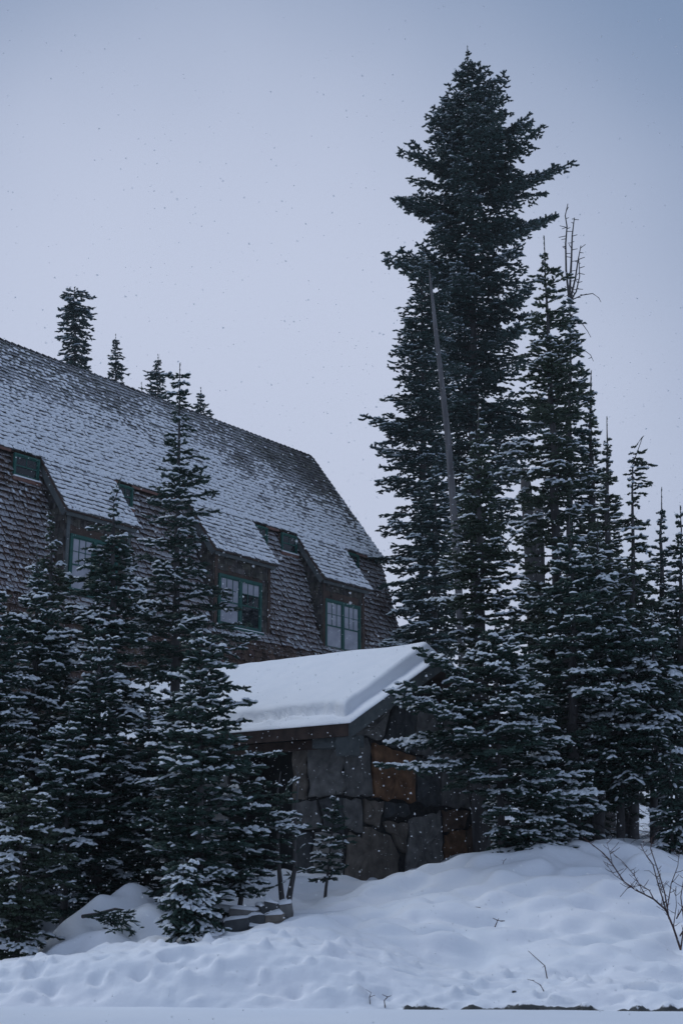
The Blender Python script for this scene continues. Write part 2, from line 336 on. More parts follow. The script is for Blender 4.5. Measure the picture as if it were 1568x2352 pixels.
# ------------------------------------------------------------------ shingle courses (shared by lodge roof and walls)
def courses(O, U, S, Nn, Lu, Ls, expo, wmean, thick, holes=(), snow=None, tintf=None, ragged=.012, seed=1, overlap=1.5):
    """rows of shingles on the plane O + u*U + s*S (s runs down the slope). returns shingle arrays and snow-lump arrays"""
    rg = np.random.default_rng(seed)
    nr = int(math.ceil(Ls / expo)); A = []; 
    for r in range(nr):
        s1 = min((r + 1) * expo, Ls + .03)
        n = int(Lu / wmean * 1.3) + 4
        w = rg.uniform(.55, 1.45, n) * wmean; e = np.cumsum(w) - rg.uniform(0, wmean)
        a = np.clip(e - w, 0, Lu); b = np.clip(e - .008, 0, Lu)
        k = (b - a) > .03
        a, b = a[k], b[k]
        A.append(np.stack([a, b, np.full(len(a), s1) + rg.normal(0, ragged, len(a)), np.full(len(a), s1 - expo * overlap), rg.random(len(a))], -1))
    A = np.concatenate(A)
    for h in holes:
        c = (A[:, 0] + A[:, 1]) / 2; A = A[~((c > h[0]) & (c < h[1]) & (A[:, 2] > h[2]) & (A[:, 2] - expo < h[3]))]
    A[:, 3] = np.maximum(A[:, 3], 0)
    n = len(A); P = lambda u, s, h: O + u[:, None] * U + s[:, None] * S + np.asarray(h).reshape(-1, 1) * Nn
    tk = thick * rg.uniform(.75, 1.4, n); z0 = np.full(n, .004)
    cup = rg.normal(0, .004, n)
    V = np.stack([P(A[:, 0], A[:, 3], z0), P(A[:, 1], A[:, 3], z0), P(A[:, 0], A[:, 2], tk + cup), P(A[:, 1], A[:, 2], tk - cup),
                  P(A[:, 0], A[:, 2], z0 - .0), P(A[:, 1], A[:, 2], z0), P(A[:, 0], A[:, 2], tk + cup), P(A[:, 1], A[:, 2], tk - cup)], 1).reshape(-1, 3)
    b = np.arange(n)[:, None] * 8
    F4 = np.concatenate([b + np.array([[0, 2, 3, 1]]), b + np.array([[6, 4, 5, 7]])])
    F3 = np.concatenate([b + np.array([[0, 4, 6]]), b + np.array([[1, 7, 5]])])
    tint = np.repeat(rg.uniform(.55, 1.35, n), 8)
    tint = np.stack([tint, tint * np.repeat(rg.uniform(.93, 1.03, n), 8), tint * np.repeat(rg.uniform(.88, 1.06, n), 8), np.tile([.0, .0, 1., 1., -1., -1., -1., -1.], n)], -1)
    sv = None
    if snow is not None:
        u = (A[:, 0] + A[:, 1]) / 2; s = A[:, 2]
        p, hh = snow(u, s); m = rg.random(n) < p
        B = A[m]; hh = np.broadcast_to(hh, n)[m]; tk2 = tk[m]; k = len(B); pp = np.broadcast_to(p, n)[m]
        w = B[:, 1] - B[:, 0]; cen = (B[:, 0] + B[:, 1]) / 2 + rg.normal(0, .1, k) * w
        half = w * np.clip(rg.normal(.32 + .24 * np.clip(pp, 0, 1.2), .10, k), .12, .70)
        top = expo * np.clip(rg.normal(.60, .2, k) + .45 * pp, .2, 1.08); low = rg.uniform(.008, .045, k)
        pts = []
        for i, fv in enumerate((0, .45, .85, 1.0)):
            for j, fu in enumerate((-1, -.45, .45, 1)):
                cu = cen + half * fu * (1 if 0 < i < 3 else rg.uniform(.5, .85, k)) + rg.normal(0, .006, k)
                ss = B[:, 2] - low - top * (1 - fv) + rg.normal(0, .006, k)
                base = tk2 * np.clip(1 - (B[:, 2] - ss) / (expo * overlap), 0, 1)
                h = base + (0.002 if (i in (0, 3) or j in (0, 3)) else 1) * hh * rg.uniform(.5, 1.3, k)
                if i in (0, 3) or j in (0, 3): h = base - .003
                pts.append(P(cu, ss, h))
        SV = np.stack(pts, 1).reshape(-1, 3); b = np.arange(k)[:, None] * 16
        SF = np.concatenate([b + np.array([[i * 4 + j, (i + 1) * 4 + j, (i + 1) * 4 + j + 1, i * 4 + j + 1]]) for i in range(3) for j in range(3)])
        sv = (SV, SF)
    return (V, F4, F3, tint), sv
def merge_shingles(name, parts, mat, parent, dust=None):
    V = []; F4 = []; F3 = []; T = []; o = 0
    for v, f4, f3, t in parts:
        V.append(v); F4.append(f4 + o); F3.append(f3 + o); T.append(t); o += len(v)
    V = np.concatenate(V); T = np.concatenate(T); k = T[:, 3].copy(); T[:, 3] = 1; at_ = {'tint': T}
    at_['dust'] = dust(V) + np.where(k < -.5, -.6, np.where(k > .5, .04, -.16))
    return tag(obj(name, mesh_np(name, V, [np.concatenate(F4), np.concatenate(F3)], mat, attrs=at_), parent), kind='stuff')
def merge_snow(name, parts, parent, mat=None):
    V = []; F = []; o = 0
    for v, f in parts: V.append(v); F.append(f + o); o += len(v)
    return tag(obj(name, mesh_np(name, np.concatenate(V), [np.concatenate(F)], mat or SNOW, smooth=True), parent), kind='stuff')

# ------------------------------------------------------------------ the lodge
LX, LY = -1.0265, 48.0
lodge = empty('shingled_lodge', (LX, LY, 0), radians(52))
tag(lodge, 'large brown shingled lodge with snow dusted steep roof and green windows', 'building')
# local axes: x = along the front (u), y = -v (v = out of the front), z up
def L3(u, v, z): return np.array([u, -v, z], float)
U0, U1 = -19.0, 4.3
RIDGE = (-3.74, 18.62); BRK = (0.0, 13.60)
prof = [(1.35, 1.0), (1.22, 9.0), (-.12, 13.40), (-.30, 13.70), (-3.74, 18.50), (-7.2, 13.7), (-8.7, 9.0), (-8.8, 1.0)]
m = MB(); m.prism([L3(U0, v, z) for v, z in prof], L3(U1 - .12 - U0, 0, 0)); wall_o = m.build('wall', BROWNB, lodge); recalc(wall_o.data)
sdir = np.array([3.74, -5.02]); sl_len = np.linalg.norm(sdir); sdir /= sl_len
S_roof = L3(0, sdir[0], sdir[1]); N_roof = L3(0, -sdir[1], sdir[0]); Uv = L3(1, 0, 0)
# roof boards under the shingles
m = MB()
a = L3(U0, *RIDGE); b = L3(U1 + .12, *RIDGE); c = L3(U1 + .12, BRK[0] + .06, BRK[1] - .08); d = L3(U0, BRK[0] + .06, BRK[1] - .08)
m.hull8([p - N_roof * .09 for p in (a, b, c, d)] + [p for p in (a, b, c, d)])
a2 = L3(U0, *RIDGE); bk = L3(0, -7.6, 13.4)
m.hull8([L3(U0, -3.8, 18.5), L3(U1 + .1, -3.8, 18.5), L3(U1 + .1, -7.6, 13.3), L3(U0, -7.6, 13.3), L3(U0, -3.74, 18.6), L3(U1 + .1, -3.74, 18.6), L3(U1 + .1, -7.6, 13.42), L3(U0, -7.6, 13.42)])
roof_o = m.build('roof', BROWNB, lodge); recalc(roof_o.data)
sh_parts = []; sn_parts = []
def roof_snow(u0):
    def f(u, s):
        uu = u + u0
        t = s / sl_len
        edge = np.clip((3.6 - uu) / 9, 0, 1)
        p = -.22 + 1.35 * t ** 1.1 + .45 * edge * (.35 + t) + .75 * fbm(uu * .55, s * .8, 3)
        p = p - .35 * np.clip((uu - 0) / 4, 0, 1) * (1 - np.clip((t - .62) / .3, 0, 1))
        return np.clip(p, .05, 1.0), .022 + .028 * np.clip(p, 0, 1)
    return f
sh, sv = courses(L3(U0, *RIDGE), Uv, S_roof, N_roof, U1 + .12 - U0, sl_len + .1, .208, .155, .048, snow=roof_snow(U0), seed=4, ragged=.010)
sh_parts.append(sh); sn_parts.append(sv)
BAYS = [(-13.0, -10.1), (-6.75, -3.6), (-1.12, 1.72)]
PANEL = 2.36                                        # slope length of the roof running down over a dormer
for bi, (a0, a1) in enumerate(BAYS):
    O = L3(a0, *BRK)
    def psnow(u, s): return np.clip(.92 + .6 * fbm(u * .9 + a0, s * 1.2, 2), .5, 1.0), np.full(np.shape(u), .042)
    sh, sv = courses(O, Uv, S_roof, N_roof, a1 - a0, PANEL, .208, .155, .048, snow=psnow, seed=20 + bi, ragged=.008)
    sh_parts.append(sh); sn_parts.append(sv)
def roofdust(V):
    u = V[:, 0]; t = np.clip((RIDGE[1] - V[:, 2]) / 5.02, 0, 1.3)
    return np.clip(-.03 + .16 * t + .10 * np.clip((3.6 - u) / 9, 0, 1) - .05 * np.clip(u / 4, 0, 1) * (t < .8) + .10 * fbm(u * .6, V[:, 2] * .9, 2), -.2, .25)
merge_shingles('roof_shingles', sh_parts, ROOFSH, lodge, roofdust)
merge_snow('roof_snow', sn_parts, lodge)
m = MB()
nrc = 90
for i in range(nrc):
    u = U0 + (U1 + .12 - U0) * i / nrc; w = (U1 + .12 - U0) / nrc - .02; h = random.uniform(.02, .035)
    for sgn in (1, -1):
        p0 = L3(u, RIDGE[0], RIDGE[1] + .05 + h); p1 = p0 + (S_roof if sgn > 0 else L3(0, -sdir[0], sdir[1])) * .17
        q0 = L3(u + w, RIDGE[0], RIDGE[1] + .04); q1 = q0 + (S_roof if sgn > 0 else L3(0, -sdir[0], sdir[1])) * .17
        dn = N_roof * -.025
        m.hull8([p0 + dn, q0 + dn, q1 + dn, p1 + dn, p0, q0, q1, p1])
tag(m.build('ridge_cap', ROOFSH, lodge), kind='stuff')
# lower slope (steep shingled wall) and its windows
LO_T, LO_B = np.array([-.10, 13.42]), np.array([1.24, 9.0])
ldir = (LO_B - LO_T); llen = np.linalg.norm(ldir); ldir /= llen
S_lo = L3(0, *ldir); N_lo = L3(0, -ldir[1], ldir[0])
holes = [(a0 - U0 + .10, a1 - U0 - .10, -.1, 4.15) for a0, a1 in BAYS]
SMALLW = [(-14.05, -13.12), (-2.08, -1.22), (-3.50, -2.85), (1.82, 2.5), (-10.0, -9.35)]
holes += [(a - U0, b - U0, .03, .78) for a, b in SMALLW]
def wsnow(u, s): return np.clip(.05 + .5 * fbm(u * .8, s * .9, 3), .0, .3), np.full(np.shape(u), .022)
wp = []; ws = []
sh, sv = courses(L3(U0, *LO_T), Uv, S_lo, N_lo, U1 - U0, llen, .205, .15, .10, holes=holes, snow=wsnow, seed=41, ragged=.018)
wp.append(sh); ws.append(sv)
S_dn = L3(0, 0, -1); N_dn = L3(0, 1, 0)
def wsnow2(u, s): return np.clip(.02 + .4 * fbm(u * .8, s * .9, 3), .0, .3) * (s < 2.2), np.full(np.shape(u), .022)
sh, sv = courses(L3(U0, 1.24, 9.02), Uv, (S_dn * .985 + L3(0, .17, 0)) / np.linalg.norm(S_dn * .985 + L3(0, .17, 0)), N_dn, U1 - U0, 4.2, .205, .15, .07, snow=wsnow2, seed=42, ragged=.018)
wp.append(sh); ws.append(sv)
# dormers: cheeks, front, shingles, boards, window
def lower_v(z): return LO_T[0] + (LO_T[1] - z) / (LO_T[1] - LO_B[1]) * (LO_B[0] - LO_T[0])
VF = 1.13
ROOF_V = lambda z: (BRK[1] - z) / 5.02 * 3.74
bayp = []
def window(u0, u1, z0, z1, v, kinds, small=False):
    """frame + two sashes; kinds = pane material of each sash"""
    t = .09 if not small else .06
    m = MB()
    bx = lambda a, b, c, d, va, vb: m.box((a, -vb, c), (b, -va, d))
    bx(u0, u1, z1 - t, z1, v - .02, v + .055); bx(u0, u1, z0, z0 + t, v - .02, v + .055)
    bx(u0, u0 + t, z0 + t, z1 - t, v - .02, v + .050); bx(u1 - t, u1, z0 + t, z1 - t, v - .02, v + .050)
    n = len(kinds); wsash = (u1 - u0 - 2 * t - (n - 1) * .12) / n
    for i in range(n - 1): c = u0 + t + (i + 1) * wsash + i * .12; bx(c, c + .12, z0 + t, z1 - t, v - .02, v + .052)
    fr = m.build('window', GREEN, lodge)
    if not small:
        s = MB(); s.box((u0 - .06, -v - .12, z0 - .06), (u1 + .06, -v + .0, z0 - .002)); s.build('window_sill', GREEN, fr)
        s = MB(); s.box((u0 - .04, -v - .12, z0 + .0), (u1 + .04, -v - .056, z0 + .022)); tag(s.build('sill_snow', SNOW, fr), kind='stuff')
    for i, k in enumerate(kinds):
        a = u0 + t + i * (wsash + .12); b = a + wsash; lo = z0 + t; hi = z1 - t; mid = lo + (hi - lo) * (.48 if not small else .5)
        s = MB(); st = .035
        sb = lambda a, b, c, d, vb=.03: s.box((a, -v - vb, c), (b, -v + .02, d))
        sb(a, a + st, lo, hi); sb(b - st, b, lo, hi); sb(a + st, b - st, hi - st, hi); sb(a + st, b - st, lo, lo + st + .02); sb(a + st, b - st, mid - .022, mid + .022, .034)
        cols = 3 if not small else 2; rws = 2 if not small else 1
        pw = (b - a - 2 * st - (cols - 1) * .02) / cols; ph = (hi - st - mid - .022 - (rws - 1) * .02) / rws
        for j in range(1, cols): x = a + st + j * pw + (j - 1) * .02; sb(x, x + .02, mid + .022, hi - st, .024)
        for r in range(1, rws):
            zz = mid + .022 + r * ph + (r - 1) * .02
            for j in range(cols): x = a + st + j * (pw + .02); sb(x, x + pw, zz, zz + .02, .022)
        s.build('sash', GREEN, fr)
        mt = PANE if k == 'c' else PANED
        pm = MB(); pm.box((0, -.004, 0), (pw, .004, ph)); pme = pm.mesh('pane', mt)
        pmt = pme
        if k == 'm':                                # sky reflection painted as pale panes, upper row only
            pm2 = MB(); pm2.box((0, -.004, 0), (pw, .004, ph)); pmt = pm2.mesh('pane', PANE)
        for j in range(cols):
            for r in range(rws):
                o = obj('pane', pmt if r == rws - 1 else pme, fr); o.location = (a + st + j * (pw + .02), -v - .005, mid + .022 + r * (ph + .02))
        pl = MB(); pl.box((0, -.004, 0), (b - a - 2 * st, .004, mid - .022 - lo - st - .02)); o = pl.build('pane', mt, fr); o.location = (a + st, -v - .005, lo + st + .02)
    m = MB(); m.box((u0 + t, -v + .03, z0 + t), (u1 - t, -v + .06, z1 - t)); m.build('window_back', DARK, fr)
    return fr
winspec = [((-12.62, -10.75), 9.35, 11.08, 'cc'), ((-6.33, -4.22), 9.28, 11.0, 'cm'), ((-.78, 1.28), 9.2, 11.05, 'cc')]
for bi, ((a0, a1), ((w0, w1), z0, z1, kk)) in enumerate(zip(BAYS, winspec)):
    f0, f1 = a0 + .18, a1 - .12
    m = MB()                                        # body of the dormer, closed box cut by the roof slope
    zt = BRK[1] - (VF + .02) / 3.74 * 5.02 - .10
    poly = [(lower_v(8.6) - .3, 8.6), (VF, 8.6), (VF, zt), (-.15, zt + (VF + .15) / 3.74 * 5.02), (-.3, 13.2)]
    m.prism([L3(f0, v, z) for v, z in poly], L3(f1 - f0, 0, 0)); o = m.build('dormer', BROWNB, lodge); recalc(o.data)
    # front shingles
    hs = [(w0 - .05 - f0, w1 + .05 - f0, zt - z1 - .10, zt - z0 + .08)]
    sh, sv = courses(L3(f0, VF, zt), Uv, S_dn, N_dn * -1 * -1 if False else L3(0, 1, 0), f1 - f0, zt - 8.7, .205, .15, .024, holes=hs, seed=60 + bi, ragged=.015)
    bayp.append(sh)
    # left cheek shingles (visible), clipped to the wedge between roof and lower slope
    O = L3(f0, VF, zt + .0); Uc = L3(0, -1, 0)
    (V, F4, F3, T), _ = courses(L3(f0, VF, 13.3), L3(0, -1, 0), S_dn, L3(-1, 0, 0), VF + .12, 13.3 - 9.0, .205, .15, .022, seed=70 + bi, ragged=.01)
    vv = -V[:, 1]; ok = (V[:, 2] < BRK[1] - (vv + .02) / 3.74 * 5.02 - .06) & (vv > lower_v(V[:, 2]) - .12)
    kq = ok.reshape(-1, 8).all(1); ids = np.where(kq)[0]
    V6 = V.reshape(-1, 8, 3)[ids].reshape(-1, 3); T6 = T.reshape(-1, 8, 4)[ids].reshape(-1, 4); bb = np.arange(len(ids))[:, None] * 8
    bayp.append((V6, np.concatenate([bb + np.array([[0, 2, 3, 1]]), bb + np.array([[6, 4, 5, 7]])]), np.concatenate([bb + np.array([[0, 4, 6]]), bb + np.array([[1, 7, 5]])]), T6))
    # roof running down over it
    m = MB()
    A = L3(a0, *BRK); B = L3(a1, *BRK); Cc = B + S_roof * PANEL; D = A + S_roof * PANEL
    m.hull8([p - N_roof * .07 for p in (A, B, Cc, D)] + [A, B, Cc, D]); o = m.build('dormer_roof', BROWNB, lodge); recalc(o.data)
    # rake boards and eave board
    for uu, w in ((a0 + .02, .05), (a1 - .07, .05)):
        m = MB(); p = L3(uu, *BRK) - N_roof * .072
        m.hull8([p, p + Uv * w, p + Uv * w + S_roof * PANEL, p + S_roof * PANEL] and
                [p - N_roof * .20, p + Uv * w - N_roof * .20, p + Uv * w + S_roof * (PANEL - .03) - N_roof * .20, p + S_roof * (PANEL - .03) - N_roof * .20,
                 p, p + Uv * w, p + Uv * w + S_roof * (PANEL - .01), p + S_roof * (PANEL - .01)])
        o = m.build('rake_board', TRIM, lodge); recalc(o.data)
    m = MB(); p = D - N_roof * .075
    m.hull8([p + L3(.08, -.06, -.11), p + L3(a1 - a0 - .08, -.06, -.11), p + L3(a1 - a0 - .08, -.03, -.11), p + L3(.08, -.03, -.11),
             p + L3(.08, -.06, 0), p + L3(a1 - a0 - .08, -.06, 0), p + L3(a1 - a0 - .08, -.03, -.0), p + L3(.08, -.03, -.0)])
    o = m.build('eave_board', TRIM, lodge); recalc(o.data)
    for uu in (f0 + .05, f1 - .17):
        m = MB(); m.box((uu, -VF - .05, 8.75), (uu + .12, -VF - .026, zt)); m.build('corner_board', BROWNB if bi else TRIM, lodge)
    window(w0, w1, z0, z1, VF + .02, kk)
for a, b in SMALLW:
    fr = window(a, b, 12.66, 13.38, .17, 'd', True)
    m = MB(); m.box((a - .04, -.27, 12.55), (b + .04, .25, 12.655)); m.build('window_sill', COPPER, fr)
    m = MB(); m.box((a - .02, -.285, 12.66), (b + .02, -.235, 12.70)); tag(m.build('sill_snow', SNOW, fr), kind='stuff')
    m = MB(); m.box((a + .01, -.145, 12.66), (b - .01, .2, 13.36)); m.build('window_box', BROWNB, fr)
def dustf(V):
    u = V[:, 0]; z = V[:, 2]
    return np.clip(.125 + .10 * fbm(u * .5, z * .7, 2) - .17 * (z < 8.9), -.3, .25)
merge_shingles('wall_shingles', wp, WALLSH, lodge, dustf)
merge_shingles('dormer_shingles', bayp, DORMSH, lodge, lambda V: np.full(len(V), -.10))
merge_snow('wall_snow', ws, lodge, TWIGSNOW)
gaps = [(U0, -14.1), (-10.1, -9.9), (-9.3, -6.75), (-2.8, -2.1), (2.5, U1 + .05)]
for a, b in gaps:
    m = MB(); m.box((a, -.10, 13.41), (b, -.055, 13.49)); m.build('copper_flashing', COPPER, lodge)

# ------------------------------------------------------------------ the stone hut
HX, HY, HE = .1444, 26.0, 4.39
hut = empty('stone_hut', (HX, HY, 0), radians(52))
tag(hut, 'low stone hut with a thick slab of snow on its gable roof', 'building')
# local x = g (across the gable), y = l (along the eaves, away), z up
G1, LL = 6.6, 9.6; APZ = HE + 1.72
SL = 1.72 / 3.3; nrm = np.array([-SL, 0, 1]) / math.hypot(SL, 1)
m = MB()
core = [(.56, .5), (G1 - .56, .5), (G1 - .56, 3.95), (3.3, 3.95 + (3.3 - .56) * SL), (.56, 3.95)]
core = [(g, z) for g, z in [(.56, .4), (G1 - .56, .4), (G1 - .56, HE + .10), (3.3, APZ - .22), (.56, HE + .10)]]
m.prism([(g, .56, z) for g, z in core], (0, 1.3, 0)); o = m.build('wall', MORTAR, hut); recalc(o.data)
m = MB(); m.prism([(g, 3.6, z) for g, z in core], (0, LL - 4.1, 0)); o = m.build('wall', MORTAR, hut); recalc(o.data)
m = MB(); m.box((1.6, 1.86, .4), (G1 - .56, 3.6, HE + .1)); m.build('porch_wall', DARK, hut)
# stones. polygons in the wall plane: (a, z); gable: a = x measured from the corner
def irregular(poly, jit=.028):
    """subdivide and roughen a stone outline"""
    o = []
    n = len(poly)
    for i in range(n):
        a = np.array(poly[i]); b = np.array(poly[(i + 1) % n]); L = np.linalg.norm(b - a); k = max(1, int(L / .15))
        for j in range(k): o.append(a + (b - a) * j / k + RNG.normal(0, jit, 2) * (1 if j else .5))
    return o
def stone(poly, mat, plane, parent, proud):
    c = np.mean(poly, 0); P = irregular(poly); n = len(P); V = []
    inset = .045
    def lift(p, h):
        return (plane[0] + p[0], .56 - h, p[1]) if plane[1] == 'g' else (.56 - h, plane[0] + p[0], p[1])
    area = max(np.linalg.norm(np.array(p) - c) for p in P)
    r0 = [lift(p, -.05) for p in P]
    r1 = [lift(p, proud * .75 + RNG.normal(0, .006)) for p in P]
    r2 = [lift(np.array(p) + (c - p) / np.linalg.norm(c - p) * inset, proud + RNG.normal(0, .010)) for p in P]
    r3 = [lift(np.array(p) * .45 + c * .55, proud + .02 + RNG.normal(0, .018)) for p in P]
    V = r0 + r1 + r2 + r3 + [lift(c, proud + RNG.normal(.02, .02))]
    F = []
    for k in range(3):
        for i in range(n): j = (i + 1) % n; F.append((k * n + i, k * n + j, (k + 1) * n + j, (k + 1) * n + i))
    for i in range(n): F.append((3 * n + i, 3 * n + (i + 1) % n, 4 * n))
    me = bpy.data.meshes.new('stone'); me.from_pydata(V, [], F); me.materials.append(mat); recalc(me)
    return obj('stone', me, parent)
S_, B_, W_, R_, D_, M_ = STONES
# gable face, read off the photograph (metres from the corner, height above the road)
GAB = [
 ([(.00, 3.04), (.86, 3.06), (.84, 4.02), (.70, 4.22), (.02, 4.20)], B_), ([(.92, 3.05), (2.36, 3.0), (2.40, 3.95), (.94, 4.15)], R_),
 ([(2.46, 3.0), (3.3, 2.95), (3.35, 3.9), (2.48, 3.94)], D_), ([(3.4, 2.95), (4.5, 2.95), (4.6, 3.9), (3.42, 3.9)], B_), ([(4.62, 2.95), (5.4, 2.95), (5.4, 3.9), (4.68, 3.9)], M_),
 ([(.00, 2.42), (.55, 2.30), (.50, 2.98), (.0, 2.98)], B_), ([(.62, 2.55), (1.12, 2.44), (1.28, 2.95), (.6, 2.98)], W_), ([(1.32, 2.66), (2.2, 2.72), (2.1, 2.94), (1.36, 2.95)], D_),
 ([(1.26, 2.55), (2.08, 2.58), (2.02, 1.95), (1.86, 1.98), (1.42, 2.38)], W_), ([(.0, 1.55), (.14, 2.33), (.55, 2.22), (.62, 2.47), (1.05, 2.38), (1.36, 2.34), (1.80, 1.88), (1.72, 1.36), (.02, 1.42)], W_),
 ([(2.2, 2.64), (3.36, 2.86), (3.42, 1.42), (1.92, 1.38), (2.14, 2.1)], S_), ([(3.44, 2.88), (4.5, 2.88), (4.3, 2.52), (3.46, 2.40)], M_), ([(3.5, 2.34), (4.28, 2.46), (4.4, 1.9), (4.0, 1.5), (3.5, 1.44)], R_),
 ([(4.36, 2.46), (5.0, 2.88), (5.3, 2.1), (5.1, 1.75), (4.46, 1.88)], M_), ([(5.05, 2.88), (5.45, 2.88), (5.45, 1.6), (5.16, 1.7), (5.36, 2.1)], R_), ([(4.04, 1.46), (4.44, 1.82), (5.1, 1.7), (5.44, 1.5), (5.4, 1.0), (4.0, .9)], M_),
 ([(.0, .8), (.02, 1.36), (.62, 1.32), (.60, .72)], S_), ([(.68, .7), (.68, 1.31), (1.22, 1.30), (1.36, .74)], D_), ([(1.28, 1.30), (1.82, 1.30), (2.1, .8), (1.42, .75)], S_), ([(1.88, 1.31), (2.52, 1.33), (2.6, .85), (2.16, .8)], D_), ([(2.58, 1.34), (3.4, 1.38), (3.94, .9), (2.66, .85)], W_), ([(3.46, 1.38), (3.98, 1.44), (3.96, .95)], D_),
 ([(.0, 4.25), (.74, 4.27), (1.2, 4.2), (1.6, 4.95), (.9, 4.62)], S_), ([(1.3, 4.14), (2.42, 4.02), (2.4, 5.2), (1.7, 4.97)], D_), ([(2.5, 4.0), (3.5, 3.97), (3.1, 5.3), (2.46, 5.22)], B_), ([(3.58, 3.97), (5.3, 3.97), (3.6, 5.1)], S_)]
for p, mt in GAB: stone(p, mt, (.56, 'g'), hut, random.uniform(.05, .10))
LONG = [([(.03, 3.05), (.86, 3.02), (.88, 4.05), (.0, 4.12)], S_), ([(.92, 3.0), (1.28, 3.0), (1.28, 4.02), (.94, 4.05)], W_), ([(.0, 2.3), (.5, 2.42), (.62, 2.98), (.02, 2.98)], D_), ([(.56, 2.4), (1.28, 2.36), (1.28, 2.94), (.68, 2.96)], B_),
        ([(.02, 1.5), (.72, 1.55), (.74, 2.34), (.5, 2.36), (.0, 2.24)], S_), ([(.78, 1.5), (1.28, 1.5), (1.28, 2.3), (.8, 2.34)], D_), ([(.0, .7), (.0, 1.44), (.6, 1.48), (.62, .7)], B_), ([(.68, .7), (.66, 1.48), (1.28, 1.44), (1.28, .7)], S_)]
for p, mt in LONG: stone(p, mt, (.56, 'l'), hut, random.uniform(.04, .08))
LONG2 = [([(3.1, z0), (4.0 + k * .1, z0), (4.1, z0 + .7), (3.06, z0 + .72)], random.choice(STONES)) for k, z0 in enumerate((.8, 1.56, 2.32, 3.1))] + [([(4.2, z0), (5.4, z0), (5.5, z0 + .72), (4.16, z0 + .7)], random.choice(STONES)) for z0 in (.8, 1.56, 2.32, 3.1)]
for p, mt in LONG2: stone(p, mt, (.56, 'l'), hut, random.uniform(.04, .08))
# roof deck, boards, corner beam
def RP(g, l, h=0.0):                                # point on the front or back slope
    z = HE + (g if g <= 3.3 else 6.6 - g) * SL; return np.array([g, l, z + h])
m = MB(); t = .14
m.prism([RP(0, .02, -t), RP(3.3, .02, -t), RP(6.6, .02, -t), RP(6.6, .02), RP(3.3, .02), RP(0, .02)], (0, LL, 0)); o = m.build('roof', BROWNB, hut); recalc(o.data)
m = MB(); m.prism([RP(-.01, -.04, -.30), RP(3.3, -.04, -.30), RP(3.3, -.04, .012), RP(-.01, -.04, .012)], (0, .055, 0)); o = m.build('rake_board', TRIM, hut); recalc(o.data)
m = MB(); m.prism([RP(3.3, -.04, -.30), RP(6.6, -.04, -.30), RP(6.6, -.04, .012), RP(3.3, -.04, .012)], (0, .055, 0)); o = m.build('rake_board', TRIM, hut); recalc(o.data)
m = MB(); m.box((-.03, .0, HE - .26), (.03, LL, HE + .004)); m.build('fascia', BROWNB, hut)
m = MB(); m.box((.10, .10, HE - .44), (.62, 1.0, HE - .20)); m.build('corner_beam', TRIM, hut)
m = MB(); m.box((.02, .02, HE - .62), (.36, .34, HE - .25)); m.build('corner_block', TRIM, hut)
m = MB(); m.box((.36, 1.0, HE - .42), (.60, LL - .2, HE - .24)); m.build('eave_beam', BROWNB, hut)
for l in np.arange(.9, LL, .75):
    m = MB(); m.prism([(.04, l, HE - .13), (.6, l, HE + .16), (.6, l, HE + .04), (.04, l, HE - .25)], (0, .10, 0)); o = m.build('rafter', BROWNB, hut); recalc(o.data)
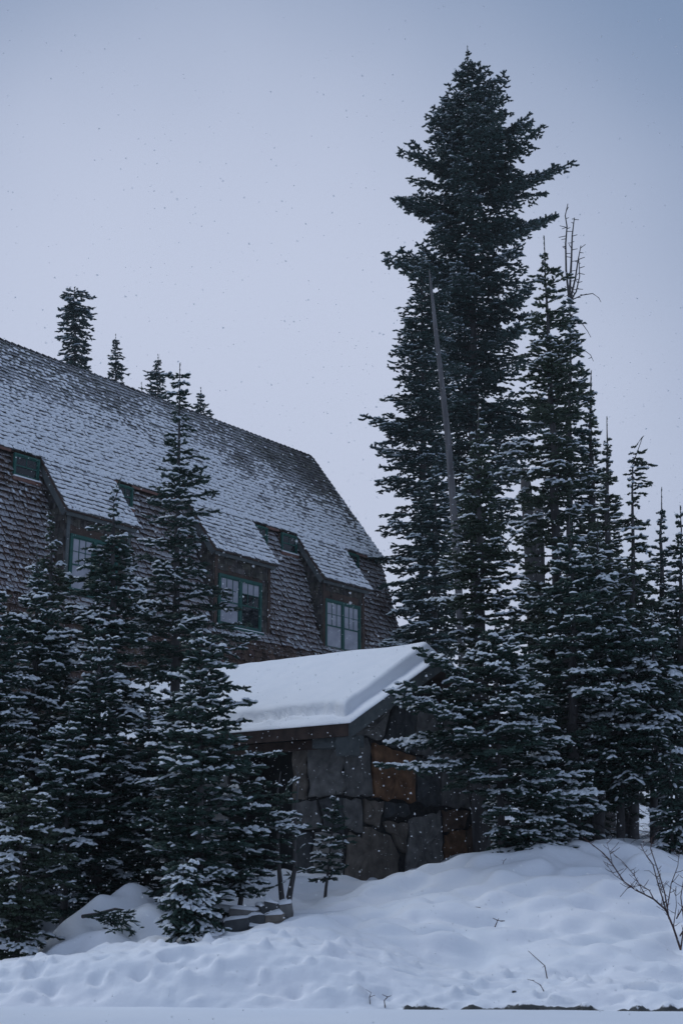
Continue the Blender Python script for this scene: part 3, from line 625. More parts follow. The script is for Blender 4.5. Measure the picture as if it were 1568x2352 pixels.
# snow: a thin layer to the very edge, and a thick rounded slab set back from it
def hutsnow():
    V = []; ng, nl = 60, 100
    gs = np.concatenate([np.linspace(-.06, .9, 34), np.linspace(.95, 3.3, 24), np.linspace(3.4, 6.66, 22)])
    ls = np.concatenate([np.linspace(-.08, 1.0, 40), np.linspace(1.05, LL + .05, 80)])
    G, Lm = np.meshgrid(gs, ls)
    base = HE + np.where(G <= 3.3, G, 6.6 - G) * SL
    ez = .27 + .17 * fbm(Lm * 1.3 + 3, G * 0 + 1, 4, .55) + .10 * np.exp(-((Lm - 1.2) / .6) ** 2) - .0 * Lm
    ez = ez * np.clip(1.0 - (Lm - 4.0) * .12, .4, 1)
    lz = .30 + .06 * fbm(G * 1.3, G * 0 + 4, 3)
    de = np.minimum(G, 6.66 - G) - ez; dl = np.minimum(Lm - lz, LL - Lm)
    # rounded slab
    r = .16
    k = lambda d: np.sqrt(np.clip(1 - np.clip(1 - d / r, 0, 1) ** 2, 0, 1)) * (d > 0)
    thick = .30 * np.sqrt(np.clip(k(de) * k(dl), 0, 1)) * (1 + .16 * fbm(G * .8, Lm * .8, 3))
    thick = thick + .03 * np.exp(-((G - 3.3) / .5) ** 2) * (dl > 0) - .10 * np.exp(-((G - 3.3) / .16) ** 2)*0
    thin = .055 * np.clip((np.minimum(np.minimum(G + .05, 6.66 - G), np.minimum(Lm + .07, LL + .05 - Lm))) / .05, .25, 1) ** .5 + .016 * fbm(G * 5, Lm * 5, 2)
    # softer tumbled snow at foot of slab along the eave
    foot = .13 * np.exp(-((de + .06) / .08) ** 2) * np.clip(fbm(Lm * 2.6, G * 2.2, 4) + .25, 0, 1)
    H = np.maximum(thin, thin * .5 + thick) + foot * (dl > .1)
    Z = base + H - .035 * 0
    top = np.stack([G, Lm, Z], -1)
    n1, n2 = G.shape; V = top.reshape(-1, 3); ii = np.arange(n1 * n2).reshape(n1, n2)
    F = np.stack([ii[:-1, :-1], ii[:-1, 1:], ii[1:, 1:], ii[1:, :-1]], -1).reshape(-1, 4)
    # skirt
    ring = np.concatenate([ii[0, :], ii[1:, -1], ii[-1, -2::-1], ii[-2:0:-1, 0]])
    bot = V[ring].copy(); gg = np.clip(bot[:, 0], -.06, 6.66); bot[:, 2] = HE + np.where(gg <= 3.3, gg, 6.6 - gg) * SL + .013
    o = len(V); V = np.concatenate([V, bot]); k2 = np.arange(len(ring)); k3 = (k2 + 1) % len(ring)
    F = np.concatenate([F, np.stack([ring[k2], o + k2, o + k3, ring[k3]], -1)])
    me = mesh_np('roof_snow', V, [F], SNOW, smooth=True)
    return obj('roof_snow', me, hut)
hutsnow()

# ------------------------------------------------------------------ conifers
def twig_templates(nneed, cap_st, seed):
    rg = np.random.default_rng(seed); T = []
    for v in range(5):
        V = []; F = []
        for k in range(nneed):
            t = (k + rg.random()) / nneed * .92; ph = rg.uniform(0, 2 * pi); ln = rg.uniform(.8, 1.12) * (1 - .25 * t ** 4)
            b = len(V); w = rg.uniform(.022, .04) * (18 / nneed) ** .5
            V += [(t - w, 0, 0), (t + w, 0, 0), (min(t + rg.uniform(.10, .26), 1.12), cos(ph) * ln, sin(ph) * ln)]; F.append((b, b + 1, b + 2))
        b = len(V)
        V += [(-.02, 0, 0), (.55, .66, -.3), (.55, 0, .70), (.55, -.66, -.3), (1.06, 0, 0)]
        F += [(b, b + 1, b + 2), (b, b + 2, b + 3), (b, b + 3, b + 1), (b + 4, b + 2, b + 1), (b + 4, b + 3, b + 2), (b + 4, b + 1, b + 3)]
        SV = []; SF = []
        xs = np.linspace(.02, 1.03, cap_st)
        for i, x in enumerate(xs):
            e = (.35, .85, 1.0, .62)[i] if cap_st == 4 else (.5, 1.0, .7)[i] if cap_st == 3 else (.7, .8)[i]; h = rg.uniform(.8, 1.2) * e; wd = rg.uniform(.6, .95) * e
            SV += [(x, -wd, .20 * e + rg.uniform(-.1, .1)), (x, -wd * .5, .72 * h), (x, wd * .4, .95 * h), (x, wd, .25 * e + rg.uniform(-.1, .1))]
        for i in range(cap_st - 1):
            for j in range(3): a = i * 4 + j; SF += [(a, a + 4, a + 5), (a, a + 5, a + 1)]
        SF += [(0, 1, 2), (0, 2, 3)]; a = (cap_st - 1) * 4; SF += [(a, a + 2, a + 1), (a, a + 3, a + 2)]
        T.append((np.array(V), np.array(F), np.array(SV), np.array(SF)))
    return T
TPL = {'near': twig_templates(10, 4, 1), 'mid': twig_templates(7, 3, 2), 'far': twig_templates(5, 2, 3)}
def expand(segs, lod, seed, snowk, root):
    """segs rows: p0(3) p1(3) r snow"""
    rg = np.random.default_rng(seed); S = np.asarray(segs, float); P0 = S[:, :3] - root; X = S[:, 3:6] - S[:, :3]; R = S[:, 6]; sn = S[:, 7]
    L = np.linalg.norm(X, axis=1, keepdims=True) + 1e-9; Xn = X / L
    up = np.tile(np.array([[0, 0, 1.]]), (len(S), 1)); up[np.abs(Xn[:, 2]) > .93] = (0, -1, .2)
    Zp = up - (up * Xn).sum(1, keepdims=True) * Xn; Zp /= np.linalg.norm(Zp, axis=1, keepdims=True); Yp = np.cross(Zp, Xn)
    ro = rg.uniform(0, 2 * pi, len(S)); c, s_ = np.cos(ro)[:, None], np.sin(ro)[:, None]
    Y2 = Yp * c + Zp * s_; Z2 = Zp * c - Yp * s_
    tid = rg.integers(0, 5, len(S)); NV = []; NF = []; CV = []; CF = []; on = oc = 0
    flat = 1 - .65 * np.clip(np.abs(Xn[:, 2]) - .35, 0, 1)
    for k, (tv, tf, sv, sf) in enumerate(TPL[lod]):
        m = np.where(tid == k)[0]
        if not len(m): continue
        def put(t, Y, Z, r): return (P0[m][:, None] + t[None, :, 0:1] * X[m][:, None] + t[None, :, 1:2] * (Y[m] * r[:, None])[:, None] + t[None, :, 2:3] * (Z[m] * r[:, None])[:, None]).reshape(-1, 3)
        V = put(tv, Y2, Z2, R[m]); NV.append(V); NF.append((tf[None] + (np.arange(len(m)) * len(tv))[:, None, None] + on).reshape(-1, 3)); on += len(V)
        amt = sn[m] * snowk * flat[m] * rg.uniform(.5, 1.15, len(m)); keep = amt > .32; mm = m[keep]
        if len(mm):
            a = np.clip(amt[keep], 0, 1.6); mo = m; m = mm
            V = put(sv, Yp, Zp, R[m] * (.60 + .58 * a)); V = V.reshape(len(m), -1, 3); V = V + (Zp[m] * (R[m] * .12)[:, None])[:, None]
            V = V.reshape(-1, 3)
            CV.append(V); CF.append((sf[None] + (np.arange(len(m)) * len(sv))[:, None, None] + oc).reshape(-1, 3)); oc += len(V)
    return np.concatenate(NV), np.concatenate(NF), (np.concatenate(CV) if CV else None), (np.concatenate(CF) if CF else None)
def unit(v):
    l = math.sqrt(v[0] ** 2 + v[1] ** 2 + v[2] ** 2) + 1e-9; return (v[0] / l, v[1] / l, v[2] / l)
def shoot(sg, p, d, L, tl, r, sn, lat, depth, sag):
    """a straight side shoot of one or more twig lengths with its own small fingers"""
    k = max(1, int(round(L / tl))); q = p; st = L / k
    for i in range(k):
        d = unit((d[0] + random.gauss(0, .06), d[1] + random.gauss(0, .06), d[2] + random.gauss(0, .05) - sag))
        n = (q[0] + d[0] * st, q[1] + d[1] * st, q[2] + d[2] * st)
        sg.append((*q, *n, r * random.uniform(.85, 1.15), max(0, sn + random.gauss(0, .18))))
        if depth > 0 and (k > 1 or L > tl * .8) and i < k:
            for s in (1, -1):
                if random.random() < .82:
                    a = random.uniform(.7, 1.05) * s; t = random.uniform(.15, .75); b = (q[0] + d[0] * st * t, q[1] + d[1] * st * t, q[2] + d[2] * st * t)
                    dd = unit((d[0] * cos(a) + lat[0] * sin(a), d[1] * cos(a) + lat[1] * sin(a), d[2] * cos(a) + random.gauss(.05, .16)))
                    l2 = min(tl, L * 1.3) * random.uniform(.55, 1.0) * (1 - .35 * i / k)
                    e = (b[0] + dd[0] * l2, b[1] + dd[1] * l2, b[2] + dd[2] * l2)
                    sg.append((*b, *e, r * random.uniform(.8, 1.05), max(0, sn + random.gauss(0, .18))))
        q = n
def limb(sg, lm, P, az, L, e0, e1, tl, r, sn, dens=1.0, fan=.42, hang=.05, bare=.12, depth=1):
    st = tl * .8; n = max(2, int(L / st)); st = L / n; p = tuple(P); ca, sa = math.cos(az), math.sin(az); path = [p]
    wob = random.gauss(0, .10); lf = random.choice((.1, .4, .9, 1.2, 1.5)); dens = dens * min(1.0, .35 + L / (6 * tl))
    for i in range(n):
        u = (i + .5) / n; el = e0 + (e1 - e0) * u; az2 = az + wob * u + random.gauss(0, .05); ca, sa = cos(az2), sin(az2)
        d = (ca * cos(el), sa * cos(el), sin(el)); lat = (-sa, ca, 0)
        q = (p[0] + d[0] * st, p[1] + d[1] * st, p[2] + d[2] * st); path.append(q)
        s_here = sn * lf * min(1.0, max(0.0, (u - .30) / .35)) * random.uniform(.7, 1.2)
        if u > bare: sg.append((*p, *q, r, s_here))
        if u > bare * .8:
            for s in (1, -1):
                if random.random() < dens:
                    ls = L * fan * (1 - u) ** .75 * random.uniform(.55, 1.1) + min(tl * random.uniform(.55, .95), L * .6)
                    a = random.uniform(.75, 1.1) * s; t = random.random()
                    b = (p[0] + d[0] * st * t, p[1] + d[1] * st * t, p[2] + d[2] * st * t)
                    dd = (d[0] * cos(a) + lat[0] * sin(a), d[1] * cos(a) + lat[1] * sin(a), d[2] * cos(a) * .7 + random.gauss(.04, .15) - hang)
                    l2 = (lat[0] * cos(a) - d[0] * sin(a), lat[1] * cos(a) - d[1] * sin(a), 0)
                    shoot(sg, b, unit(dd), ls, tl, r, s_here, l2, depth, hang * .5)
        p = q
    lm.append((path, .012 + L * .011))
def fir(name, label, top, Y, profile, base_py, lod='near', mat=None, snowm=None, snow=1.0, tl=.20, r=.030, whorl=.17, per=5, group=None,
        trunk=.02, elev=(.55, .05, -.18), curl=.18, leader=.35, extra=(), lean=None, nod=None, foot=None, gapk=.08, dens=.9, hang=.05, fan=.42, seed=0, bare_trunk=0,
        depth=1, base_px=None, cat='fir tree', noise=.22, stubs=0, twin=None, barkm=None, minr=.0, wide=1.15):
    random.seed(1000 + seed)
    tx, ty = top; bx = base_px if base_px is not None else tx
    Pt = at(tx, ty, Y); xb = at(bx, 1900, Y)[0]; zb = gz(xb, Y) - .05
    if foot is not None: zb = foot
    H = Pt[2] - zb; root = empty(name, (xb, Y, zb)); tag(root, label, cat, group)
    def axis_at(z):
        t = (z - zb) / H; x = xb + (Pt[0] - xb) * t; y = Y
        if nod and t > 1 - nod[1]:
            k = (t - 1 + nod[1]) / nod[1]; x += nod[0] * k * k
        return x, y
    ys = [p[0] for p in profile]; zs = [at(bx, p[0], Y)[2] for p in profile]
    zL = [p[1] * mpp(p[0], Y) for p in profile]; zR = [p[2] * mpp(p[0], Y) for p in profile]
    zs_a = np.array(zs)[::-1]; L_a = np.array(zL)[::-1]; R_a = np.array(zR)[::-1]
    ztop = Pt[2] - leader * (1 if lod == 'near' else 1.5); zbot = zs_a[0]
    sg = []; lm = []
    # leader
    n = max(2, int((Pt[2] - ztop) / (tl * .8)) + 1)
    for i in range(n):
        a = ztop + (Pt[2] - ztop) * i / n; b = ztop + (Pt[2] - ztop) * (i + 1) / n; xa, ya = axis_at(a); xb2, yb2 = axis_at(b)
        sg.append((xa, ya, a, xb2, yb2, b, r * .5, .15))
    z = ztop; k = 0; az0 = random.uniform(0, 6)
    while z > zbot:
        t = (ztop - z) / max(.1, ztop - zbot); npb = per if t > .12 else max(4, per - 1)
        az0 += random.uniform(.4, 1.2); zz_n = random.uniform(.75, 1.25)
        for j in range(npb):
            if random.random() < gapk: continue
            az = az0 + 2 * pi * j / npb + random.gauss(0, .22); zz = z + random.uniform(-.35, .35) * whorl; x, y = axis_at(zz)
            w = (1 + cos(az)) / 2; prof_r = lambda q: np.interp(q, zs_a, R_a) * w + np.interp(q, zs_a, L_a) * (1 - w)
            e_a = elev[0] + (elev[1] - elev[0]) * min(1, t / .35) if t < .35 else elev[1] + (elev[2] - elev[1]) * (t - .35) / .65
            Rr = prof_r(zz); se = sin(e_a + curl * .35 - .06)
            for _ in range(4): Rr = .5 * Rr + .5 * prof_r(zz + Rr * se)
            lob = 1 + 1.1 * noise * float(vnoise(np.array([az * 1.1 + seed * 7.7]), np.array([zz / (whorl * 4.5) + seed * 3.3]))[0]) * 2
            Rr = max(minr + tl * .45, Rr * wide * lob * (1 + random.uniform(-noise, noise * .7)) - tl * .55)
            e0 = e_a + random.gauss(0, .08)
            sn = snow * (1.0 - .25 * t) * min(1.5, max(.15, .85 + 2.2 * float(vnoise(np.array([az * .9 + seed * 5.1]), np.array([zz / (whorl * 2.6) + seed]))[0])))
            limb(sg, lm, (x, y, zz), az, Rr, e0, e0 + curl * random.uniform(.3, 1.4) - .12, tl, r, sn, dens, fan, hang, depth=depth)
        z -= whorl * zz_n * (.75 + .35 * min(1, t * 3)); k += 1
    for (apx, apy, tpx, tpy, dy, fan2) in extra:    # individually placed big limbs
        A = at(apx, apy, Y); B = at(tpx, tpy, Y + dy); v = B - A; L = float(np.linalg.norm(v)); az = math.atan2(v[1], v[0]); el = math.asin(v[2] / L)
        for w in range(2): limb(sg, lm, A + np.array([0, 0, -.25 * tl * w]), az + random.gauss(0, .06) * w, L * (1 - .15 * w), el - .10, el + .12, tl, r, snow, 1.0, fan2, hang, bare=.2, depth=depth)
    NV, NF, CV, CF = expand(sg, lod, seed, 1.0, np.array([xb, Y, zb]))
    # trunk with its limbs
    m = MB(); rt = H * trunk; nst = 14; pts = []; rad = []
    for i in range(nst + 1):
        t = i / nst; zz = zb - .3 + (H + .3 - .02) * t; x, y = axis_at(zz); pts.append(np.array([x - xb + random.gauss(0, rt * .08), y - Y, zz - zb])); rad.append(max(.006, rt * (1 - t) ** .85 * (1.25 if i == 0 else 1)))
    m.tube(pts, rad, 9, wob=.06)
    for path, rr in lm:
        pp = [np.array(q_) - np.array([xb, Y, zb]) for q_ in (path[0], path[len(path) // 2], path[-1])]
        m.tube(pp, [min(rr, rt * .4), rr * .6, .003], 4, cap=False)
    for i in range(stubs):
        zz = random.uniform(.05, .42) * H; x, y = axis_at(zz + zb); a = random.uniform(0, 2 * pi); L = random.uniform(.4, 1.5) * (H / 10) ** .5; p = np.array([x - xb, y - Y, zz]); pt = [p]
        for k in range(4): a += random.gauss(0, .3); p = p + np.array([cos(a), sin(a), random.uniform(-.6, .1)]) * L / 4; pt.append(p)
        m.tube(pt, [.012, .009, .007, .005, .002], 4, cap=False)
        for k in range(5):
            b = pt[random.randrange(1, 5)]; a2 = a + random.choice((-1, 1)) * random.uniform(.4, 1.2); e2 = b + np.array([cos(a2), sin(a2), random.uniform(-.7, .2)]) * random.uniform(.15, .45)
            m.tube([b, (b + e2) / 2 + np.array([0, 0, .03]), e2], [.005, .004, .002], 3, cap=False)
    m.build('trunk', barkm or BARK, root, smooth=True)
    tag(obj('crown', mesh_np('crown', NV, [NF], mat or NEEDLE), root), kind='stuff')
    if CV is not None: tag(obj('branch_snow', mesh_np('branch_snow', CV, [CF], snowm or TWIGSNOW, smooth=True), root), kind='stuff')
    return root

G_FAR = 'distant firs beyond the lodge roof'
G_L = 'firs crowding the left bank'
G_R = 'firs standing right of the hut'
# --- the giant fir and its companions behind
fir('giant_fir', 'giant dark fir, tallest tree of all, rising between lodge and right-hand thicket', (1073, 104), 56,
    [(112, 5, 5), (150, 28, 30), (200, 55, 76), (258, 98, 112), (300, 100, 140), (400, 125, 165), (500, 125, 150), (560, 105, 140), (640, 135, 145), (760, 145, 150), (900, 155, 160), (1000, 140, 150), (1120, 120, 120), (1250, 80, 90), (1320, 40, 40)], 1500,
    'far', NEEDLE_B, FROST, .42, tl=.30, r=.088, whorl=.45, per=8, trunk=.011, elev=(.38, .18, -.15), curl=.30, leader=.35, gapk=.22, dens=1.0, hang=.16, fan=.36, seed=1, base_px=1106, noise=.24, wide=1.04,
    extra=((1060, 400, 914, 345, -1, .18), (1060, 420, 942, 322, -1.5, .16), (1060, 510, 903, 462, -1, .22), (1060, 520, 915, 450, -1.6, .2), (1080, 500, 928, 470, 1, .22), (1080, 470, 1314, 368, -.5, .20), (1090, 440, 1280, 395, 1, .22), (1100, 400, 1252, 290, -1, .20),
           (1090, 560, 1282, 488, -.5, .28), (1090, 540, 1270, 500, 1, .25), (1050, 640, 880, 572, -1, .26), (1040, 650, 890, 590, -2, .26), (1050, 620, 925, 600, 1, .25), (1040, 620, 960, 565, -2, .22), (1080, 330, 975, 260, -1, .22), (1090, 340, 1215, 265, .5, .22)))
fir('tall_fir', 'tall dark fir pressed against the left flank of the giant fir, beside the lodge gable', (968, 560), 50,
    [(580, 10, 10), (660, 40, 50), (760, 50, 60), (900, 75, 70), (960, 95, 70), (1100, 90, 75), (1250, 85, 80), (1400, 80, 85), (1500, 70, 90)], 1500,
    'far', NEEDLE_B, FROST, .5, tl=.28, r=.072, whorl=.38, per=7, trunk=.012, elev=(.35, .05, -.2), curl=.28, gapk=.15, hang=.12, fan=.36, seed=2, base_px=975, noise=.3, group=None,
    extra=((975, 985, 842, 958, -.5, .34), (975, 1000, 870, 965, -1.2, .3), (975, 1010, 880, 985, .5, .3)))
fir('slender_fir', 'lower fir just right of the lodge gable, left of the leaning dead pole', (1000, 1050), 44,
    [(1070, 10, 10), (1200, 60, 50), (1350, 90, 60), (1480, 105, 70), (1560, 110, 70)], 1560, 'mid', NEEDLE_B, FROST, .7, tl=.28, r=0.075, whorl=.32, per=6, elev=(.4, 0, -.2), hang=.10, seed=3, trunk=.012, base_px=995, gapk=.12)
# far firs over the ridge
fir('distant_fir', 'broad flat topped fir with broken crown beyond the roof ridge', (172, 672), 70, [(678, 38, 42), (720, 42, 46), (780, 46, 50), (840, 54, 56), (900, 58, 60)], 1200, 'far', NEEDLE_B, FROST, .8, tl=.36, r=.09, whorl=.36, per=7, group=G_FAR, seed=11, trunk=.012, elev=(-.02, -.35, -.45), curl=.2, leader=.05, hang=.14, gapk=.10, minr=.6, wide=.92, base_px=177)
fir('distant_fir', 'pointed dark fir second from left beyond the roof ridge', (266, 766), 70, [(775, 4, 4), (810, 14, 15), (860, 20, 22), (900, 26, 27)], 1200, 'far', NEEDLE_B, FROST, .55, tl=.32, r=.08, whorl=.27, per=7, gapk=.04, minr=.05, wide=1.22, group=G_FAR, seed=12, trunk=.010, elev=(.3, -.1, -.2), hang=.06)
fir('distant_fir', 'bushy fir third from left beyond the roof ridge, behind the slim leader', (363, 812), 70, [(820, 4, 4), (850, 18, 13), (890, 28, 22), (930, 32, 26)], 1200, 'far', NEEDLE_B, FROST, .6, tl=.32, r=.08, whorl=.27, per=7, gapk=.04, minr=.05, wide=1.22, group=G_FAR, seed=13, trunk=.010, elev=(.3, -.1, -.2))
fir('distant_fir', 'smallest pointed fir, farthest right beyond the roof ridge', (461, 888), 70, [(895, 3, 3), (920, 12, 12), (950, 18, 20), (1000, 24, 24)], 1200, 'far', NEEDLE_B, FROST, .6, tl=.32, r=.08, whorl=.27, per=7, gapk=.04, minr=.05, wide=1.22, group=G_FAR, seed=14, trunk=.010, elev=(.3, -.1, -.2))
fir('distant_fir', 'tiny spire of a fir barely clearing the roof ridge', (325, 876), 74, [(880, 2, 2), (915, 6, 6), (960, 12, 12)], 1200, 'far', NEEDLE_B, FROST, .6, tl=.34, r=.07, whorl=.38, per=5, group=G_FAR, seed=15, trunk=.010)

# --- right thicket
fir('snowy_fir', 'tall slim fir with exposed grey trunk running up through right-hand thicket', (1248, 540), 30,
    [(560, 6, 6), (640, 26, 50), (760, 40, 70), (860, 60, 70), (1000, 80, 80), (1150, 95, 90), (1300, 105, 110), (1450, 130, 130), (1600, 170, 160), (1750, 190, 190), (1850, 150, 180), (1925, 120, 120)], 1950,
    'near', NEEDLE_O, TWIGSNOW, .95, tl=0.211, r=0.058, whorl=.30, per=6, trunk=.0125, group=G_R, seed=21, base_px=1300, leader=.6, elev=(.3, -.02, -.25), curl=.22, gapk=.22, hang=.06, stubs=14, foot=1.7, fan=.40)
fir('snowy_fir', 'narrow pointed fir in front of the leaning dead pole', (1098, 925), 27.5,
    [(960, 14, 14), (1060, 32, 36), (1160, 55, 50), (1250, 95, 75), (1350, 95, 85), (1420, 80, 90), (1500, 50, 110), (1600, 40, 110)], 1600,
    'near', NEEDLE_O, TWIGSNOW, .9, tl=0.176, r=0.050, whorl=.19, per=6, group=G_R, seed=22, leader=.5, elev=(.5, .12, -.15), base_px=1102, gapk=.1, foot=1.6, fan=.40)
fir('snowy_fir', 'wide low branched fir reaching left across the stone gable', (1135, 1390), 23.8,
    [(1420, 20, 20), (1480, 45, 60), (1540, 110, 100), (1590, 190, 110), (1640, 215, 130), (1700, 215, 140), (1770, 230, 150), (1805, 130, 160), (1850, 15, 190), (1935, 5, 150)], 1900,
    'near', NEEDLE, TWIGSNOW, 1.05, tl=0.176, r=0.047, whorl=.17, per=6, group=G_R, seed=23, elev=(.2, -.05, -.2), curl=.30, base_px=1150, gapk=.1, trunk=.018, fan=.42,
    extra=((1120, 1570, 960, 1488, -1.0, .16), (1120, 1600, 925, 1572, -.6, .25), (1140, 1650, 884, 1590, -.6, .25), (1150, 1740, 870, 1760, -.8, .25)))
fir('snowy_fir', 'dark fir with a stout trunk footed behind the crest of the mound', (1310, 1180), 25.5,
    [(1220, 20, 20), (1350, 80, 90), (1500, 120, 150), (1650, 170, 150), (1780, 190, 120), (1840, 170, 80), (1940, 120, 40)], 1960, 'near', NEEDLE, TWIGSNOW, .8, tl=0.202, r=0.052, whorl=.22, per=6, group=G_R, seed=24, elev=(.2, -.08, -.28), gapk=.12, trunk=.022, base_px=1315, stubs=20)
dead_top = fir('snowy_fir', 'dead topped fir with several bare grey leaders at its crown', (1308, 690), 36,
    [(720, 35, 30), (800, 60, 38), (900, 75, 40), (1000, 85, 45), (1100, 80, 60), (1200, 60, 55)], 1600, 'mid', NEEDLE_B, TWIGSNOW, .6, tl=.28, r=0.069, whorl=.33, per=5, group=G_R, seed=25, trunk=.013, leader=.1, elev=(.1, -.1, -.25), gapk=.2, base_px=1306)
fir('snowy_fir', 'spire topped fir, first narrow spire right of the bare grey leaders', (1357, 850), 36,
    [(870, 6, 6), (960, 22, 20), (1050, 38, 40), (1200, 60, 60), (1350, 85, 80), (1500, 100, 90), (1650, 110, 100)], 1800, 'mid', NEEDLE_O, TWIGSNOW, .85, tl=.25, r=0.060, whorl=.24, per=6, group=G_R, seed=26, wide=1.02, leader=.5, elev=(.4, .05, -.2))
fir('snowy_fir', 'spire topped fir, second narrow spire from the bare grey leaders', (1393, 955), 34,
    [(975, 6, 6), (1060, 24, 26), (1150, 42, 40), (1300, 65, 60), (1450, 85, 85), (1600, 100, 100), (1750, 110, 110)], 1850, 'mid', NEEDLE_O, TWIGSNOW, .85, tl=.24, r=0.057, whorl=.23, per=6, group=G_R, seed=27, wide=1.02, leader=.5, elev=(.4, .05, -.2))
fir('snowy_fir', 'sparse fir with a nodding hooked leader', (1452, 1000), 29,
    [(1020, 8, 40), (1090, 12, 55), (1150, 22, 30), (1250, 45, 50), (1350, 70, 60), (1450, 95, 80), (1600, 110, 100), (1750, 120, 110)], 1880, 'near', NEEDLE_O, TWIGSNOW, .9, tl=0.194, r=0.050, whorl=.22, per=5, group=G_R, seed=28, wide=1.02, leader=.3, elev=(.1, -.15, -.25), curl=-.2, nod=(.26, .06), gapk=.18, hang=.09, stubs=8, trunk=.014)
fir('snowy_fir', 'spire topped fir with twin leaders beside the hooked one', (1518, 1118), 33,
    [(1140, 6, 6), (1200, 22, 18), (1290, 40, 34), (1400, 60, 55), (1550, 80, 75), (1700, 100, 90)], 1850, 'mid', NEEDLE_B, TWIGSNOW, .8, tl=.24, r=0.056, whorl=.22, per=6, group=G_R, seed=29, wide=1.02, leader=.5, elev=(.4, .05, -.2))
fir('snowy_fir', 'fir cut by the right picture edge with a dark shaggy top', (1562, 1160), 30,
    [(1190, 14, 20), (1280, 30, 40), (1400, 60, 70), (1550, 90, 100), (1700, 100, 110)], 1850, 'mid', NEEDLE, TWIGSNOW, .75, tl=.24, r=0.056, whorl=.23, per=6, group=G_R, seed=30, leader=.2, elev=(.2, -.1, -.2))
fir('snowy_fir', 'short fir with drooping white tip under the hooked leader', (1422, 1372), 25.5,
    [(1390, 12, 12), (1450, 45, 45), (1550, 70, 70), (1680, 95, 80), (1790, 90, 80), (1840, 60, 60)], 1900, 'near', NEEDLE, TWIGSNOW, .9, tl=0.185, r=0.047, whorl=.18, per=6, group=G_R, seed=31, elev=(.0, -.25, -.3), curl=-.05, hang=.12, leader=.2, stubs=12)
fir('snowy_fir', 'short fir right of the drooping white tip, its boughs bent down', (1497, 1392), 25.5,
    [(1410, 12, 14), (1480, 55, 60), (1600, 75, 80), (1720, 90, 85), (1810, 80, 80)], 1900, 'near', NEEDLE, TWIGSNOW, 1.0, tl=0.185, r=0.047, whorl=.19, per=6, group=G_R, seed=32, elev=(-.05, -.28, -.32), curl=-.05, hang=.12, leader=.2, stubs=12)
fir('snowy_fir', 'low fir with snow laden peak at the lower right edge', (1538, 1700), 24.6,
    [(1715, 8, 10), (1770, 50, 50), (1840, 60, 70), (1910, 50, 75), (1960, 45, 60)], 1960, 'near', NEEDLE, TWIGSNOW, 1.0, tl=0.176, r=0.046, whorl=.16, per=6, group=G_R, seed=33, elev=(-.1, -.35, -.4), curl=-.05, hang=.12, leader=.15, stubs=10)
fir('snowy_fir', 'dense fir filling the gap behind the hooked fir', (1440, 1280), 31,
    [(1310, 25, 25), (1400, 90, 90), (1520, 135, 130), (1700, 150, 150), (1850, 140, 110)], 1900, 'mid', NEEDLE, TWIGSNOW, .6, tl=.28, r=0.069, whorl=.27, per=6, group=G_R, seed=34, stubs=14)
fir('snowy_fir', 'squat fir bough bush on the snow at the mound crest', (1215, 1900), 23.9,
    [(1912, 40, 40), (1930, 85, 90), (1958, 95, 100)], 1985, 'near', NEEDLE, TWIGSNOW, .9, tl=0.158, r=0.039, whorl=.08, per=7, group=G_R, seed=35, elev=(.1, -.1, -.2), curl=-.2, leader=.1, minr=.2, trunk=.03, cat='shrub')

fir('snowy_fir', 'dark bushy fir filling the thicket between exposed grey trunk and nodding leader', (1372, 1190), 28.5,
    [(1215, 20, 20), (1320, 70, 65), (1450, 105, 100), (1600, 120, 115), (1750, 120, 105), (1830, 100, 70)], 1900, 'near', NEEDLE_O, TWIGSNOW, .8, tl=.24, r=.048, whorl=.27, per=6, group=G_R, seed=36, elev=(.25, -.05, -.25), leader=.35, stubs=10)
# --- left bank
fir('snowy_fir', 'tallest of the left firs, slim leader standing against the roof', (414, 832), 26.5,
    [(900, 16, 16), (930, 26, 24), (990, 30, 34), (1060, 38, 62), (1130, 55, 82), (1200, 76, 92), (1260, 85, 75), (1340, 105, 135), (1420, 120, 155), (1500, 125, 155), (1650, 130, 140), (1800, 130, 130), (1900, 120, 120), (2060, 100, 95)], 2050,
    'near', NEEDLE, TWIGSNOW, .95, tl=0.176, r=0.046, whorl=.29, per=5, group=G_L, seed=41, leader=.72, elev=(.25, .10, -.2), curl=.15, base_px=398, extra=((413, 862, 386, 864, 0, .1), (413, 862, 436, 860, .1, .1), (412, 884, 400, 884, .2, .1), (412, 900, 384, 905, -.1, .12), (412, 903, 434, 900, 0, .12), (412, 880, 424, 878, -.2, .1)), gapk=.12, trunk=.013, fan=.40, hang=.07)
fir('snowy_fir', 'left fir with a nodding tip in front of the leftmost dormer eave', (262, 1096), 24.5,
    [(1110, 8, 10), (1200, 22, 24), (1250, 80, 40), (1340, 95, 60), (1450, 105, 80), (1600, 110, 100), (1750, 120, 110), (1900, 120, 110), (2095, 100, 95)], 2060, 'near', NEEDLE, TWIGSNOW, .95, tl=0.185, r=0.047, whorl=.21, per=5, group=G_L, seed=42, leader=.25, elev=(.1, -.05, -.25), curl=.0, nod=(.15, .06), hang=.09, base_px=262)
fir('snowy_fir', 'left fir with a wispy curled top against the dark shingle wall', (118, 1160), 25,
    [(1180, 8, 8), (1260, 26, 30), (1330, 40, 50), (1450, 70, 70), (1600, 95, 95), (1800, 110, 110), (1950, 110, 110), (2085, 95, 95)], 2080, 'near', NEEDLE_O, TWIGSNOW, .8, tl=0.176, r=0.044, whorl=.20, per=5, group=G_L, seed=43, leader=.3, elev=(.1, -.1, -.25), curl=-.05, nod=(-.10, .05), hang=.1)
